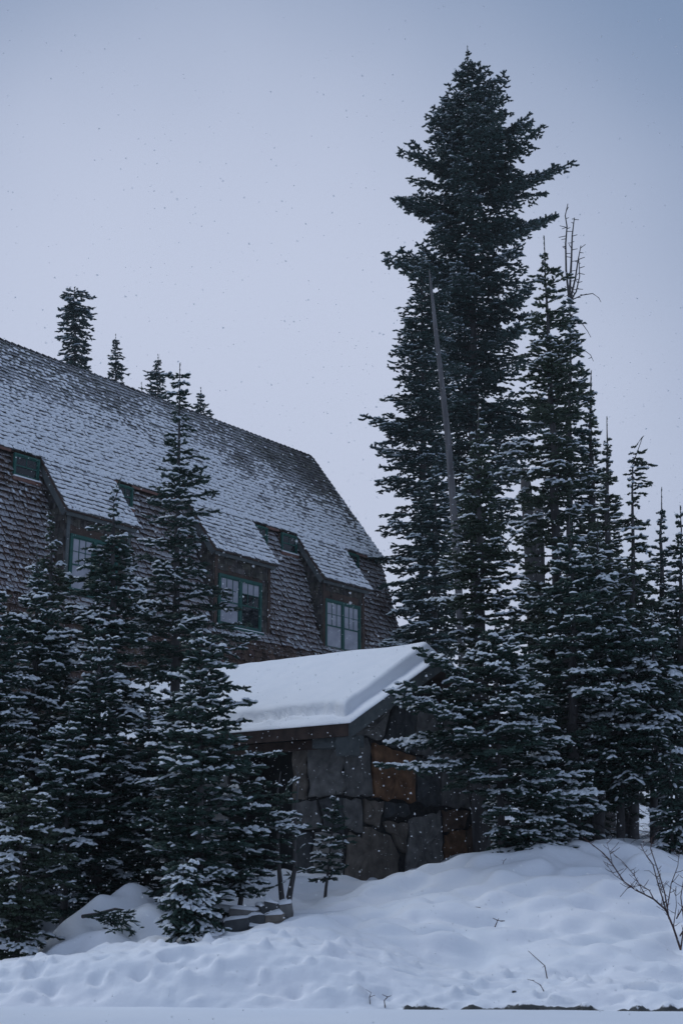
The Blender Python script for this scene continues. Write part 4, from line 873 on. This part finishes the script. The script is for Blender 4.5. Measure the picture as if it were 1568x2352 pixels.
fir('snowy_fir', 'left fir with a straight bare leader left of the wispy top', (86, 1252), 23.2,
    [(1300, 22, 22), (1380, 50, 50), (1470, 80, 85), (1600, 100, 95), (1750, 110, 105), (1900, 110, 110), (2120, 95, 95)], 2100, 'near', NEEDLE, TWIGSNOW, 1.0, tl=0.176, r=0.044, whorl=.18, per=6, group=G_L, seed=44, leader=.42, elev=(.35, .08, -.18))
fir('snowy_fir', 'left fir with an upright leader between wispy and nodding tops, lower', (230, 1376), 22.2,
    [(1420, 18, 18), (1480, 45, 40), (1580, 60, 60), (1700, 85, 85), (1820, 100, 100), (1940, 100, 95), (2110, 85, 85)], 2120, 'near', NEEDLE, TWIGSNOW, 1.0, tl=0.167, r=0.041, whorl=.16, per=6, group=G_L, seed=45, leader=.45, elev=(.5, .12, -.18))
fir('snowy_fir', 'frosted young fir with long stiff fingers left of the hut roof', (466, 1432), 20.6,
    [(1490, 60, 58), (1560, 66, 76), (1640, 76, 88), (1740, 110, 115), (1850, 125, 130), (1960, 130, 120), (2080, 110, 100), (2150, 80, 70), (2160, 70, 60)], 2170, 'near', NEEDLE, TWIGSNOW, 1.15, tl=0.194, r=0.043, whorl=.165, per=6, group=G_L, seed=46, wide=1.22, leader=.38, elev=(.38, .12, -.22), curl=.2, base_px=462, fan=.36)
fir('snowy_fir', 'thin second leader crowded against the frosted young fir', (440, 1446), 21.4, [(1500, 20, 20), (1600, 40, 40), (1750, 60, 60), (1900, 70, 70), (2130, 60, 60)], 2150, 'near', NEEDLE, TWIGSNOW, .9, tl=0.176, r=0.041, whorl=.2, per=5, group=G_L, seed=47, leader=.4, elev=(.4, .1, -.2), trunk=.012)
fir('snowy_fir', 'bushy fir at the lower left corner with snow on its shoulders', (57, 1778), 19.8,
    [(1795, 25, 25), (1850, 80, 80), (1940, 100, 100), (2040, 110, 100), (2130, 110, 90), (2190, 90, 80)], 2180, 'near', NEEDLE_O, TWIGSNOW, .85, tl=0.158, r=0.040, whorl=.14, per=6, group=G_L, seed=48, elev=(.2, -.1, -.3), hang=.08, leader=.15)
fir('snowy_fir', 'dark fir above the snowy boulder, overhung by its neighbours', (160, 1620), 21.3,
    [(1650, 25, 25), (1730, 65, 65), (1830, 95, 100), (1930, 110, 110), (2010, 100, 60), (2110, 70, 60)], 2120, 'near', NEEDLE, TWIGSNOW, .85, tl=0.167, r=0.041, whorl=.155, per=6, group=G_L, seed=49, elev=(.2, -.05, -.25))
fir('snowy_fir', 'dark fir behind the frosted young fir', (345, 1540), 22.6,
    [(1630, 25, 25), (1720, 70, 70), (1830, 100, 95), (1930, 110, 100), (2010, 60, 90), (2110, 60, 70)], 2110, 'near', NEEDLE, TWIGSNOW, .9, tl=0.167, r=0.041, whorl=.16, per=6, group=G_L, seed=50, wide=1.15, elev=(.2, -.05, -.25))
fir('snowy_fir', 'fir entering from the left picture edge, pale snowy shelves', (-25, 1330), 22.0,
    [(1400, 30, 50), (1500, 60, 85), (1650, 80, 100), (1800, 90, 105), (1950, 90, 90), (2140, 90, 85)], 2120, 'near', NEEDLE, TWIGSNOW, 1.0, tl=0.176, r=0.043, whorl=.17, per=6, group=G_L, seed=51, elev=(.2, -.03, -.2))
fir('snowy_fir', 'small drooping fir on the bank edge left of the stacked stones', (420, 1965), 18.9,
    [(1972, 45, 15), (2010, 60, 50), (2060, 55, 80), (2110, 50, 90), (2155, 45, 85)], 2170, 'near', NEEDLE, TWIGSNOW, 1.0, tl=0.141, r=0.036, whorl=.10, per=6, group=G_L, seed=52, elev=(.1, -.35, -.5), curl=-.2, hang=.14, leader=.1, minr=.08, trunk=.02, base_px=432)
fir('snowy_fir', 'snow tipped bough fir leaning toward the twin snags', (575, 1730), 21.6,
    [(1748, 20, 25), (1800, 55, 62), (1870, 75, 98), (1960, 75, 92), (2045, 60, 70)], 2100, 'near', NEEDLE, TWIGSNOW, 1.1, tl=0.158, r=0.039, whorl=.14, per=6, group=G_L, seed=53, elev=(.25, -.05, -.3), leader=.2, base_px=555)
fir('fir_sapling', 'little spindly fir sapling before the dark corner of the hut', (772, 1815), 23.5,
    [(1830, 16, 18), (1900, 34, 42), (1960, 42, 52), (2035, 56, 40)], 2045, 'near', NEEDLE, TWIGSNOW, .9, tl=0.141, r=0.034, whorl=.12, per=6, seed=54, elev=(.5, .2, -.2), leader=.2, gapk=.15, base_px=745, trunk=.018, cat='sapling')

# bare snags with a little foliage low down (left of the hut)
def bare_tree(name, label, pts, rads, mat, cat, group=None, twigs=(), sides=8):
    """pts: (px, py, Y)"""
    P = [at(*p) for p in pts]; base = P[0]; root = empty(name, tuple(base)); tag(root, label, cat, group)
    m = MB(); m.tube([p - base for p in P], rads, sides, wob=.08); m.build('trunk', mat, root, smooth=True)
    for tw in twigs:
        Q = [at(*p[:3]) - base for p in tw[0]]; m = MB(); m.tube(Q, list(np.linspace(tw[1], .3 * tw[1], len(Q))), 5); m.build('branch', mat, root, smooth=True)
    return root, base
GS = 'twin bare topped young trees before the hut'
def snag_foliage(root, base, segs, seed, snow=.9):
    random.seed(seed); sg = []; lm = []
    for a, b, Y in segs:
        A = at(*a, Y); B = at(*b, Y + random.uniform(-.35, .35)); v = B - A; L = float(np.linalg.norm(v)); limb(sg, lm, A, math.atan2(v[1], v[0]), L, math.asin(v[2] / L), math.asin(v[2] / L) + .05, .15, .026, snow, .9, .35, .06)
    NV, NF, CV, CF = expand(sg, 'near', seed, 1, base)
    tag(obj('crown', mesh_np('crown', NV, [NF], NEEDLE), root), kind='stuff'); tag(obj('branch_snow', mesh_np('branch_snow', CV, [CF], TWIGSNOW, smooth=True), root), kind='stuff')
r1, b1 = bare_tree('bare_topped_tree', 'left of two bare topped young trees, thinner and slightly bent', [(650, 2085, 22.6), (645, 2040, 22.6), (638, 1960, 22.6), (640, 1880, 22.6), (637, 1820, 22.6), (645, 1772, 22.6)], [.05, .042, .030, .024, .018, .008], BARK, 'young tree', GS)
snag_foliage(r1, b1, [((640, 1850), (672, 1790), 22.5), ((640, 1880), (590, 1850), 22.5), ((640, 1910), (600, 1890), 22.4), ((640, 1900), (670, 1870), 22.4), ((640, 1950), (605, 1930), 22.4), ((640, 1990), (615, 2005), 22.4), ((645, 2030), (600, 2050), 22.4), ((640, 1970), (668, 1985), 22.4), ((643, 1830), (600, 1815), 22.5)], 61)
r2, b2 = bare_tree('bare_topped_tree', 'right of two bare topped young trees, taller with a crooked tip', [(660, 2082, 22.9), (668, 2040, 22.9), (678, 1990, 22.9), (676, 1920, 22.9), (680, 1850, 22.9), (686, 1785, 22.9), (679, 1766, 22.9)], [.058, .048, .036, .030, .026, .018, .010], BARK, 'young tree', GS)
snag_foliage(r2, b2, [((677, 1930), (700, 1885), 22.8), ((677, 1950), (640, 1925), 22.8), ((677, 1960), (702, 1940), 22.8), ((678, 1990), (700, 2000), 22.8), ((672, 2010), (650, 2030), 22.8), ((678, 1900), (655, 1880), 22.8)], 62)
# leaning dead pole, broken stubs, bare leaders of the dead top
bare_tree('dead_pole', 'bare grey dead trunk leaning like a pole across the giant fir', [(1064, 1560, 40), (1052, 1350, 40), (1043, 1200, 40), (1028, 1000, 40), (1012, 860, 40), (1000, 760, 40), (990, 660, 40), (985, 618, 40)], [.125, .118, .11, .10, .085, .066, .045, .012], DEADWOOD, 'dead tree', twigs=[([(1010, 850, 40), (1018, 842, 39.8)], .02), ([(1024, 960, 40), (1034, 950, 39.8)], .022), ([(1030, 1020, 40), (1019, 1012, 39.8)], .022), ([(1041, 1160, 40), (1051, 1150, 39.8), (1058, 1154, 39.7)], .02), ([(1035, 1080, 40), (1046, 1072, 39.8), (1052, 1078, 39.7)], .02), ([(1016, 900, 40), (1006, 893, 39.8)], .018), ([(1003, 780, 40), (1010, 770, 39.9), (1014, 772, 39.9)], .015), ([(1046, 1240, 40), (1036, 1232, 39.8), (1030, 1238, 39.7)], .02)])
bare_tree('broken_stub', 'broken grey stub trunk with splintered top, darker and left of two', [(1228, 1560, 34), (1220, 1350, 34), (1212, 1200, 34), (1207, 1120, 34), (1204, 1078, 34)], [.17, .16, .155, .15, .10], BARK, 'dead tree', 'broken stub trunks in the thicket',
          twigs=[([(1215, 1260, 34), (1180, 1230, 33.8), (1150, 1255, 33.6)], .04), ([(1218, 1300, 34), (1175, 1280, 33.8), (1140, 1215, 33.6)], .04), ([(1210, 1150, 34), (1180, 1160, 33.8), (1165, 1190, 33.6)], .03)])
bare_tree('broken_stub', 'broken grey stub trunk close right of the other, thinner', [(1240, 1560, 35), (1238, 1350, 35), (1236, 1200, 35), (1238, 1140, 35)], [.19, .17, .15, .10], BARK, 'dead tree', 'broken stub trunks in the thicket')
random.seed(5)
dt, db = dead_top, np.array(dead_top.location)
for stem, rr in (([(1306, 690), (1299, 620), (1298, 560), (1301, 520), (1297, 495), (1303, 468)], .035), ([(1306, 690), (1311, 600), (1313, 540), (1318, 500)], .04), ([(1308, 690), (1320, 640), (1326, 600), (1333, 564)], .035), ([(1308, 692), (1322, 670), (1330, 635), (1328, 590)], .03), ([(1310, 690), (1335, 678), (1360, 674), (1374, 684), (1379, 694)], .02), ([(1305, 720), (1330, 735), (1348, 760), (1356, 775)], .018), ([(1305, 790), (1335, 800), (1355, 815), (1362, 830)], .018)):
    Q = [at(x, y, 36) - db for x, y in stem]; m = MB(); m.tube(Q, list(np.linspace(rr, rr * .35, len(Q))), 5)
    for i in range(14 if rr > .022 else 3):
        k = random.randrange(1, len(Q)); t = random.random(); p = Q[k - 1] * (1 - t) + Q[k] * t; a = random.uniform(0, 6.3); e2 = p + np.array([cos(a), sin(a) * .6, random.uniform(-.1, .5)]) * random.uniform(.10, .26)
        m.tube([p, e2], [.014, .010], 4)
    m.build('bare_leader', BARK, dt, smooth=True)

# ------------------------------------------------------------------ things lying on the snow
def lump(name, mat, px, py, Y, rx_, ry_, rz_, parent=None, seed=0, rough=.25, sink=.3, rot=0, flat=.0):
    rg = np.random.default_rng(seed); nu, nv = 40, 22; V = []
    c = at(px, py, Y)
    for j in range(nv + 1):
        th = pi * j / nv
        for i in range(nu):
            ph = 2 * pi * i / nu; d = np.array([sin(th) * cos(ph), sin(th) * sin(ph), cos(th)])
            k = 1 + rough * (vnoise(np.array([d[0] * 1.6 + seed * 3.1 + 9]), np.array([d[1] * 1.6 + d[2] * 1.9 + 20]))[0] * 1.6 + .5 * vnoise(np.array([d[0] * 4 + seed]), np.array([d[1] * 4 + d[2] * 4 + 3]))[0])
            p = d * k * np.array([rx_, ry_, rz_]); V.append((p[0] * cos(rot) - p[1] * sin(rot), p[0] * sin(rot) + p[1] * cos(rot), p[2]))
    F = []
    for j in range(nv):
        for i in range(nu): i2 = (i + 1) % nu; F.append((j * nu + i, (j + 1) * nu + i, (j + 1) * nu + i2, j * nu + i2))
    me = mesh_np(name, np.array(V), [np.array(F)], mat, smooth=True); return obj(name, me, parent, None if parent else tuple(c))
# drooping bough on the hump
rt = at(250, 2120, 19.9)
bo, bb_ = bare_tree('fallen_bough', 'green fir bough hanging over the hollow between snow humps', [(190, 2105, 20.2), (225, 2100, 20.0), (265, 2088, 19.8), (285, 2090, 19.7)], [.03, .028, .02, .01], BARK, 'branch')
snag_foliage(bo, bb_, [((200, 2104), (262, 2125), 19.9), ((240, 2096), (275, 2135), 19.7), ((255, 2092), (300, 2140), 19.65), ((270, 2088), (282, 2146), 19.6), ((225, 2100), (300, 2098), 19.9), ((262, 2090), (290, 2145), 19.7), ((265, 2090), (322, 2130), 19.7), ((255, 2092), (268, 2150), 19.7), ((270, 2088), (310, 2110), 19.6), ((200, 2104), (250, 2105), 20.0)], 63, .35)
# stacked stones
stn = [(591, 2114, .27, .062, .10), (562, 2097, .50, .055, -.08), (545, 2125, .46, .085, .05), (629, 2109, .29, .062, .05), (624, 2083, .24, .062, .1), (654, 2090, .20, .10, .5), (594, 2135, .30, .05, .0), (604, 2090, .17, .07, .9)]
desc = ['small stone in the middle of the stone stack, beside the thickest slab', 'long top slab on the left of the stone stack', 'thickest slab at the lower left of the stone stack', 'stone at the right front of the stone stack, below the two end stones',
        'blocky end stone of the stone stack, inner of the two', 'tall tilted stone ending the stone stack on the right', 'lowest small stone at the foot of the stone stack', 'narrow stone leaning on top of the stone stack']
for i, ((px, py, w, h, rot), lb) in enumerate(zip(stn, desc)):
    c = at(px, py, 20.5 + (.16 if py < 2105 else 0)); root = empty('flat_stone', tuple(c), rot * .4); tag(root, lb, 'stone', 'flat stones in the low stack')
    rg = np.random.default_rng(i); n = 8; ang = np.array([.35, .95, 2.15, 2.8, 3.5, 4.05, 5.35, 5.95]) + rg.uniform(-.12, .12, n)
    def ring(s, z): return [(math.copysign(abs(cos(a)) ** .5, cos(a)) * w * .52 * s * k, math.copysign(abs(sin(a)) ** .5, sin(a)) * .16 * s * k, z + rg.normal(0, .014) + .12 * cos(a) * w * tl_) for a, k in zip(ang, kk)]
    kk = rg.uniform(.78, 1.12, n); tl_ = rg.normal(0, .8)
    V = ring(.95, -h) + ring(1.02, -h * .5) + ring(1.0, h * .7) + ring(.94, h); F = [tuple(range(n))[::-1], tuple(range(3 * n, 4 * n))]
    for k in range(3):
        for q_ in range(n): F.append((k * n + q_, k * n + (q_ + 1) % n, (k + 1) * n + (q_ + 1) % n, (k + 1) * n + q_))
    me = bpy.data.meshes.new('stone_body'); me.from_pydata(V, [], F); me.materials.append(STONES[(4, 1, 4, 2, 4, 1, 4, 4)[i]]); o = obj('stone_body', me, root)
    o.rotation_euler = (0, -rot * .35, 0)
    V = ring(1.0, h - .004) + ring(.93, h + .028) + ring(.5, h + .042); F = [tuple(range(2 * n, 3 * n))]
    for k in range(2):
        for q_ in range(n): F.append((k * n + q_, k * n + (q_ + 1) % n, (k + 1) * n + (q_ + 1) % n, (k + 1) * n + q_))
    me = bpy.data.meshes.new('snow_cap'); me.from_pydata(V, [], F); me.materials.append(SNOW)
    for p in me.polygons: p.use_smooth = True
    o = obj('snow_cap', me, root); o.rotation_euler = (0, -rot * .35, 0); tag(o, kind='stuff')

# bare shrub at the right edge
def shrub():
    bx, by, bz = solve_ground(1562, 2178, 17.6, 24); base = np.array([bx, by, gz(bx, by) - .03]); root = empty('bare_shrub', tuple(base)); tag(root, 'leafless reddish shrub poking from the snow at the right edge', 'shrub')
    Y = by; random.seed(77)
    stems = [([(1562, 2182), (1545, 2130), (1528, 2090), (1500, 2065), (1460, 2045), (1432, 2025), (1405, 1985), (1385, 1960), (1340, 1925)], .016), ([(1528, 2090), (1510, 2030), (1498, 1985), (1480, 1960), (1470, 1940)], .011), ([(1535, 2110), (1525, 2050), (1510, 2000), (1493, 1950), (1495, 1925)], .012),
             ([(1500, 2065), (1490, 2045), (1470, 2033), (1440, 2040), (1423, 2060)], .009), ([(1405, 1985), (1400, 1960), (1392, 1935)], .006), ([(1480, 2055), (1455, 2010), (1430, 1980), (1400, 1955)], .007), ([(1432, 2025), (1410, 2010), (1395, 1990)], .006), ([(1530, 2095), (1540, 2030), (1555, 1990), (1560, 1950)], .009), ([(1562, 2182), (1570, 2120), (1562, 2060), (1572, 2000)], .012), ([(1545, 2130), (1552, 2080), (1550, 2040)], .007), ([(1520, 2050), (1512, 2020), (1490, 2000), (1478, 2000)], .006), ([(1552, 2110), (1580, 2060), (1590, 1990)], .01), ([(1560, 2150), (1600, 2090), (1615, 2000)], .012)]
    for st, rr in stems:
        Q = []; yy = Y
        for i, (x, y) in enumerate(st): Q.append(at(x, y, Y + .15 * sin(i * 1.7 + st[0][0])) - base)
        m = MB(); m.tube(Q, list(np.linspace(rr, rr * .4, len(Q))), 5)
        for i in range(len(Q) * 2):
            k = random.randrange(max(1, len(Q) // 3), len(Q)); t = random.random(); p = Q[k - 1] * (1 - t) + Q[k] * t; a = random.choice((0, pi)) + random.gauss(0, .7); L = random.uniform(.05, .16); e2 = p + np.array([cos(a) * L, sin(a) * L, random.uniform(.3, 1.0) * L])
            m.tube([p, (p + e2) / 2 + np.array([0, 0, -.008]), e2], [.0045, .004, .003], 4)
        m.build('stem', TWIG, root, smooth=True)
shrub()
def twig_thing(label, pts, r, seed, sub=2, name='bare_twig'):
    x, y, z = solve_ground(*pts[0]); base = np.array([x, y, gz(x, y) - .02]); random.seed(seed)
    Q = [np.zeros(3)] + [at(px, py, y) - base for px, py in pts[1:]]
    m = MB(); m.tube(Q, list(np.linspace(r, r * .5, len(Q))), 5)
    for i in range(sub):
        k = random.randrange(1, len(Q)); p = Q[k]; a = random.uniform(0, 6.3); e2 = p + np.array([cos(a) * .07, sin(a) * .07, random.uniform(-.02, .06)]); m.tube([p, e2], [r * .6, r * .3], 4)
    o = m.build(name, TWIG, None, True, tuple(base)); tag(o, label, 'twig', 'dead twigs poking out of the snow')
twig_thing('long curved twig standing out of the open snow bank', [(1256, 2240), (1250, 2218), (1235, 2205), (1212, 2184)], .008, 1, 1)
twig_thing('short forked twig at the foot of the long curved twig', [(1250, 2272), (1240, 2262), (1222, 2252)], .007, 2, 3)
twig_thing('tiny sprig of dry stalks at the road edge, centre', [(850, 2305), (848, 2290), (852, 2280)], .006, 3, 3)
twig_thing('small dark stubble tuft at the road edge right of the sprig', [(884, 2312), (882, 2298), (890, 2290)], .008, 4, 4)
twig_thing('dark twig fragment in the melted hole of the mound', [(1082, 2088), (1092, 2084), (1104, 2092)], .014, 5, 2)
twig_thing('flat dead twig lying below the melted hole', [(1132, 2122), (1142, 2114), (1158, 2115)], .010, 6, 4)
twig_thing('thin stalk near the crest of the mound', [(1152, 1990), (1156, 1978), (1162, 1972)], .006, 7, 1)
for i, (px, py, w) in enumerate(((1155, 2312, .05), (1240, 2315, .045), (1330, 2316, .04), (1180, 2270, .026))):
    x, y, z = solve_ground(px, py, 15)
    o = lump('dirt_clod', DIRT, px, py, y, w, w * .8, w * .5, seed=30 + i, rough=.7); o.location = (x, y, gz(x, y) + .005)
    tag(o, ['dark clod of dirt along the bank foot, leftmost of three', 'dark clod of dirt below the long curved twig', 'dark clod of dirt along the bank foot, rightmost of three', 'small dark clod alone on the bank face'][i], 'dirt clod', 'dirt clods along the bank foot')

# ------------------------------------------------------------------ air: thin snow haze
hz = MB(); hz.box((-1400, -300, -1.5), (1400, 1800, 60)); hme = hz.mesh('haze', SNOW); hme.materials.clear()
hm = bpy.data.materials.new('haze'); hm.use_nodes = True; hn = hm.node_tree; hn.nodes.remove(hn.nodes['Principled BSDF'])
pv = hn.nodes.new('ShaderNodeVolumePrincipled'); pv.inputs['Color'].default_value = (.93, .95, .97, 1); pv.inputs['Density'].default_value = .0005
hn.links.new(pv.outputs[0], hn.nodes['Material Output'].inputs['Volume']); hme.materials.append(hm)
tag(obj('haze', hme), 'thin snowy haze in the air', 'haze', kind='stuff')
# ------------------------------------------------------------------ falling snow
rg = np.random.default_rng(99)
N = 60000
P = np.stack([rg.uniform(-13, 13, N), 6 + 32 * rg.random(N) ** .8, rg.uniform(.3, 17, N)], -1)
P = P[(P[:, 2] > terrain(P[:, 0], P[:, 1], False) + .1) & (rg.random(N) < np.clip(1.25 - P[:, 2] / 10, .12, 1))]
N = len(P); R = np.minimum(np.clip(rg.gamma(3, .0018, N) + .0022, 0, .011), .0035 + .0006 * P[:, 1])
ax = rg.normal(size=(N, 3)); ax /= np.linalg.norm(ax, axis=1, keepdims=True)
b2_ = np.cross(ax, rg.normal(size=(N, 3))); b2_ /= np.linalg.norm(b2_, axis=1, keepdims=True); c2_ = np.cross(ax, b2_)
V = np.stack([P + ax * R[:, None] * 1.3, P - ax * R[:, None] * .6 + b2_ * R[:, None], P - ax * R[:, None] * .6 - b2_ * R[:, None] * .7 + c2_ * R[:, None] * .8, P - ax * R[:, None] * .5 - c2_ * R[:, None]], 1).reshape(-1, 3)
b = np.arange(N)[:, None] * 4
F = np.concatenate([b + np.array([t]) for t in ((0, 1, 2), (0, 2, 3), (0, 3, 1), (1, 3, 2))])
FLAKE, ft, fb = principled('snowflake')
fb.inputs['Base Color'].default_value = (.92, .94, .96, 1); fb.inputs['Roughness'].default_value = .8
tr = ft.nodes.new('ShaderNodeBsdfTranslucent'); tr.inputs['Color'].default_value = (.92, .94, .96, 1)
msh = ft.nodes.new('ShaderNodeMixShader'); msh.inputs[0].default_value = .8
ft.links.new(fb.outputs[0], msh.inputs[1]); ft.links.new(tr.outputs[0], msh.inputs[2]); ft.links.new(msh.outputs[0], ft.nodes['Material Output'].inputs[0])
tag(obj('falling_snow', mesh_np('falling_snow', V, [F], FLAKE)), 'snowflakes drifting down in the air', 'snowfall', kind='stuff')
